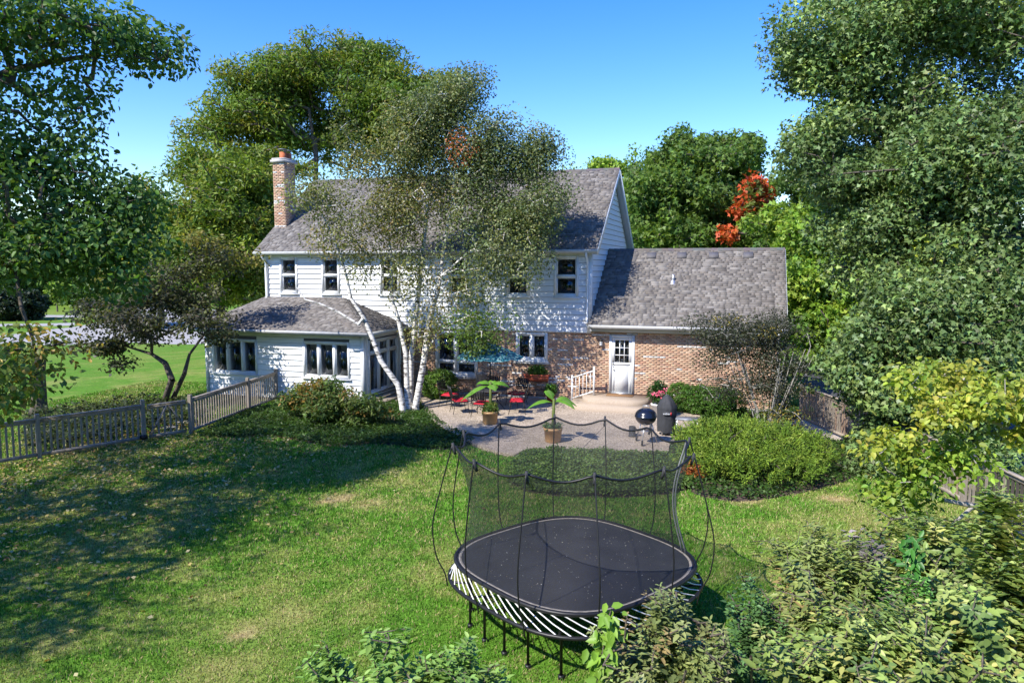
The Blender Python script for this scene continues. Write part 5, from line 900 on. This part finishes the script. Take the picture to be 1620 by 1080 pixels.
# border shrubs under the camera
FG = [(.11,.15,.035,3),(.15,.18,.05,2),(.08,.12,.03,2),(.2,.2,.06,1),(.055,.09,.025,1)]; FD = [(.05,.1,.03,3),(.07,.13,.04,2),(.04,.08,.025,1)]; FO_ = [(.11,.135,.04,3),(.14,.155,.055,2),(.085,.105,.035,2),(.16,.12,.05,.5)]
def border(label, lobes, seed, pal, per=26, spread=.13, L=.13, W=.055, name='border_shrub', leafm='glossleaf', droop=.35, h=1.6, **k):
    c = np.mean([l[0] for l in lobes], 0); return shrub(name, label, c, [(l[0],l[1],int(l[2]*1.5),*l[3:]) for l in lobes], seed, pal, 20, spread, L*.8, W*.85, kind='fold', stems=8, h=h, r=.022, leafm=leafm, droop=droop, shoot=.32, shell=2.6, gain=2.0, **k)
border('leafy border shrub with long pale leaves standing clear before the open lawn', [lb(600,1070,6.6,120,44,.6,26),lb(720,1068,6.7,90,34,.6,18),lb(510,1060,6.6,36,46,.4,6),lb(640,1030,6.7,90,26,.5,9),lb(700,1150,6.5,200,50,.8,44)], 101, [(.075,.135,.028,2),(.1,.165,.035,2),(.13,.19,.05,1)], h=.9, L=.17, W=.075)
border('dusty olive border shrub with fading leaves overlapping the trampoline', [lb(1045,985,6.9,58,48,.5,36),lb(1010,1045,6.8,80,40,.6,50),lb(1090,1040,6.8,60,50,.6,44),lb(1050,950,6.9,24,24,.3,8)], 102, FO_, L=.12, W=.05)
border('dark glossy border shrub with small leaves between the olive shrubs', [lb(1185,950,7.2,30,50,.4,26),lb(1180,1050,7.0,44,40,.5,44),lb(1225,1020,7.0,36,50,.5,36)], 103, FD, L=.085, W=.05, per=34)
border('tall border shrub with dusty drooping leaves in front of the sunlit lawn', [lb(1270,890,7.2,60,36,.6,40),lb(1340,905,7.2,80,40,.7,60),lb(1390,960,7.0,90,50,.7,70),lb(1280,970,7.0,70,50,.6,56),lb(1300,850,7.3,24,30,.3,8),lb(1370,860,7.3,20,36,.3,7,[(.12,.1,.1),(.1,.09,.08)])], 104, FO_+FG[:2], L=.15, W=.05)
border('broad border shrub with large yellow green leaves and red stems', [lb(1330,1040,5.6,110,56,.6,74),lb(1440,1040,5.5,90,60,.6,66),lb(1380,990,5.7,70,30,.5,34),lb(1280,1090,5.4,90,40,.5,44)], 105, FG, L=.13, W=.06)
border('pale leaved border shrub below the dark fence', [lb(1480,850,8.2,80,36,.7,56,FG),lb(1530,890,8.0,80,36,.7,56,FG),lb(1440,900,8.0,56,36,.6,40,FG),lb(1510,940,7.6,90,40,.6,56,FO_)], 106, FG, L=.15, W=.075)
border('bright green border shrub with small round leaves', [lb(1480,1010,6.2,70,46,.6,54),lb(1540,1060,5.8,90,46,.6,64),lb(1420,1080,5.4,70,30,.5,36),lb(1450,960,6.6,50,40,.5,34)], 107, [(.07,.16,.03,3),(.1,.2,.04,2),(.05,.12,.03,1)], L=.08, W=.055, per=34)
border('tall border shrub with broad leaves at the right hand fence', [lb(1590,870,6.2,46,46,.5,36),lb(1600,960,6.0,56,60,.6,54),lb(1570,1010,5.6,70,50,.6,50),lb(1620,1070,5.4,60,40,.6,40),lb(1600,800,6.4,30,36,.4,14),lb(1690,900,6,60,90,.7,40)], 108, FG, L=.14, W=.08)
# climbing vines
def vine(label, pts, d, seed, pal, L=.12, W=.08, gap=9):
    b = at(pts[0][0], pts[0][1], d); o = thing('climbing_vine', label, 'vine', (b[0],b[1],LAWN)); P = smoothpts([np.array((b[0],b[1],LAWN))]+[at(x,y,d) for x, y in pts], 10, closed=False); mb = MB(); mb.tube(P, .008, 5); mb.build('stem', M['bark'], o)
    rng = np.random.default_rng(seed); Q = np.array(P[8:]); Q = np.repeat(Q, 3, 0)+rng.normal(size=(len(Q)*3,3))*.05; n = len(Q); V, F, c = leafgeo(Q, np.array([[0,0,-.8]])+rng.normal(size=(n,3))*.5, unit(np.array([[.1,-.8,.6]])+rng.normal(size=(n,3))*.3), L*(.7+.5*rng.random(n)), W*(.7+.5*rng.random(n)), palette(pal, n, rng)*(.85+.3*rng.random((n,1))), 'fold'); npmesh('foliage', V, F, M['glossleaf'], o, c)
vine('lime green climbing vine rising against the trampoline frame', [(945,1075),(952,1040),(958,1000),(966,965)], 6.7, 111, [(.16,.3,.03),(.2,.34,.04)])
vine('emerald climbing vine among the dusty tall shrubs', [(1450,960),(1446,920),(1442,880),(1438,850)], 7.0, 112, [(.06,.2,.03),(.05,.16,.03)], .11, .05)
# ================================================================ GRASS, FALLEN LEAVES
rng = np.random.default_rng(200); n = 1500000; x = rng.uniform(-25,7.5,n); y = rng.uniform(4.5,26,n); d = x*fh[0]+y*fh[1]; lat = x*rt[0]+y*rt[1]
k = (d > 4) & (np.abs(lat) < d*.74+.5) & (rng.random(n) < np.clip((8.5/d)**1.25, 0, 1))
for e in (PATIO, BED1, BED2, BED3, [(-20.3,23.2),(-13,23.2),(-13,26),(2,26),(2,40),(-20.3,40)]): k &= ~inpoly(x,y,e)
k &= ~inpoly(x,y,[(2.4,24.5),(5.2,21.0),(9,21),(13,30),(2.6,34)]); x = x[k]; y = y[k]; d = d[k]; m = len(x)
c, dry = lawncol(x, y); c = c*(1.08+.4*rng.normal(size=(m,1))+.05*rng.normal(size=(m,3))); tan = rng.random(m) < .12+.3*dry; c[tan] = np.array([.46,.38,.19])*(.7+.5*rng.random((tan.sum(),1))); c = np.clip(c, .008, .6)
sc = np.clip(d/11, .9, 2.0); hgt = (.038+.035*rng.random(m))*(1-.45*dry)*sc**.5; P = np.stack([x,y,np.full(m,LAWN-.004)],1); A = np.array([[0,0,1.]])+rng.normal(size=(m,3))*np.array([.5,.5,.05]); th = rng.random(m)*6.283
V, F, cc = leafgeo(P, A, unit(np.stack([np.cos(th),np.sin(th),np.full(m,.35)],1)), hgt, .017*sc, c, 'blade')
tag(npmesh('grass', V, F, M['grass'], col=cc), 'short mown grass with dry patches covering the back garden', 'grass', kind='stuff'); print('blades', m)
n = 19000; x = rng.uniform(-18,-5,n); y = rng.uniform(6,19,n); k = rng.random(n) < np.clip((-x-6.5)/9, .01, 1)**1.6*.55
for e in (BED1, PATIO): k &= ~inpoly(x,y,e)
x = x[k]; y = y[k]; m = len(x); P = np.stack([x,y,np.full(m,LAWN+.05)],1)
V, F, c = leafgeo(P, rng.normal(size=(m,3)), unit(np.array([[0,0,1.]])+rng.normal(size=(m,3))*.35), .07+.05*rng.random(m), .05+.035*rng.random(m), palette([(.5,.4,.14,2),(.38,.27,.1,2),(.6,.52,.28,1),(.27,.15,.06,1)], m, rng), 'diamond')
tag(npmesh('fallen_leaf', V, F, M['leaf'], col=c), 'yellow fallen leaves scattered over the shaded lawn', 'fallen leaves', kind='stuff')

# trees standing behind the camera (they show in the window panes)
for i, (x, y, h) in enumerate([(-14,-20,15),(-3,-24,17),(9,-19,14),(-26,-16,15),(20,-16,15)]):
    b = np.array((x,y,LAWN)); tree('garden_tree', ['tall garden tree','broad garden tree','round garden tree','spreading garden tree','upright garden tree'][i]+' standing behind the viewer of the lawn', 'tree', [[(b,.3),(b+(0,0,h*.4),.22),(b+(.2,0,h*.75),.1)]], [(b+(0,0,h*.62),(5.5,4.5,h*.36),150,GD),(b+(0,0,h*.3),(5.5,4.5,h*.26),90,GD)], per=34, spread=.9, L=.6, W=.5, seed=300+i, rscale=.03, step=1.6)
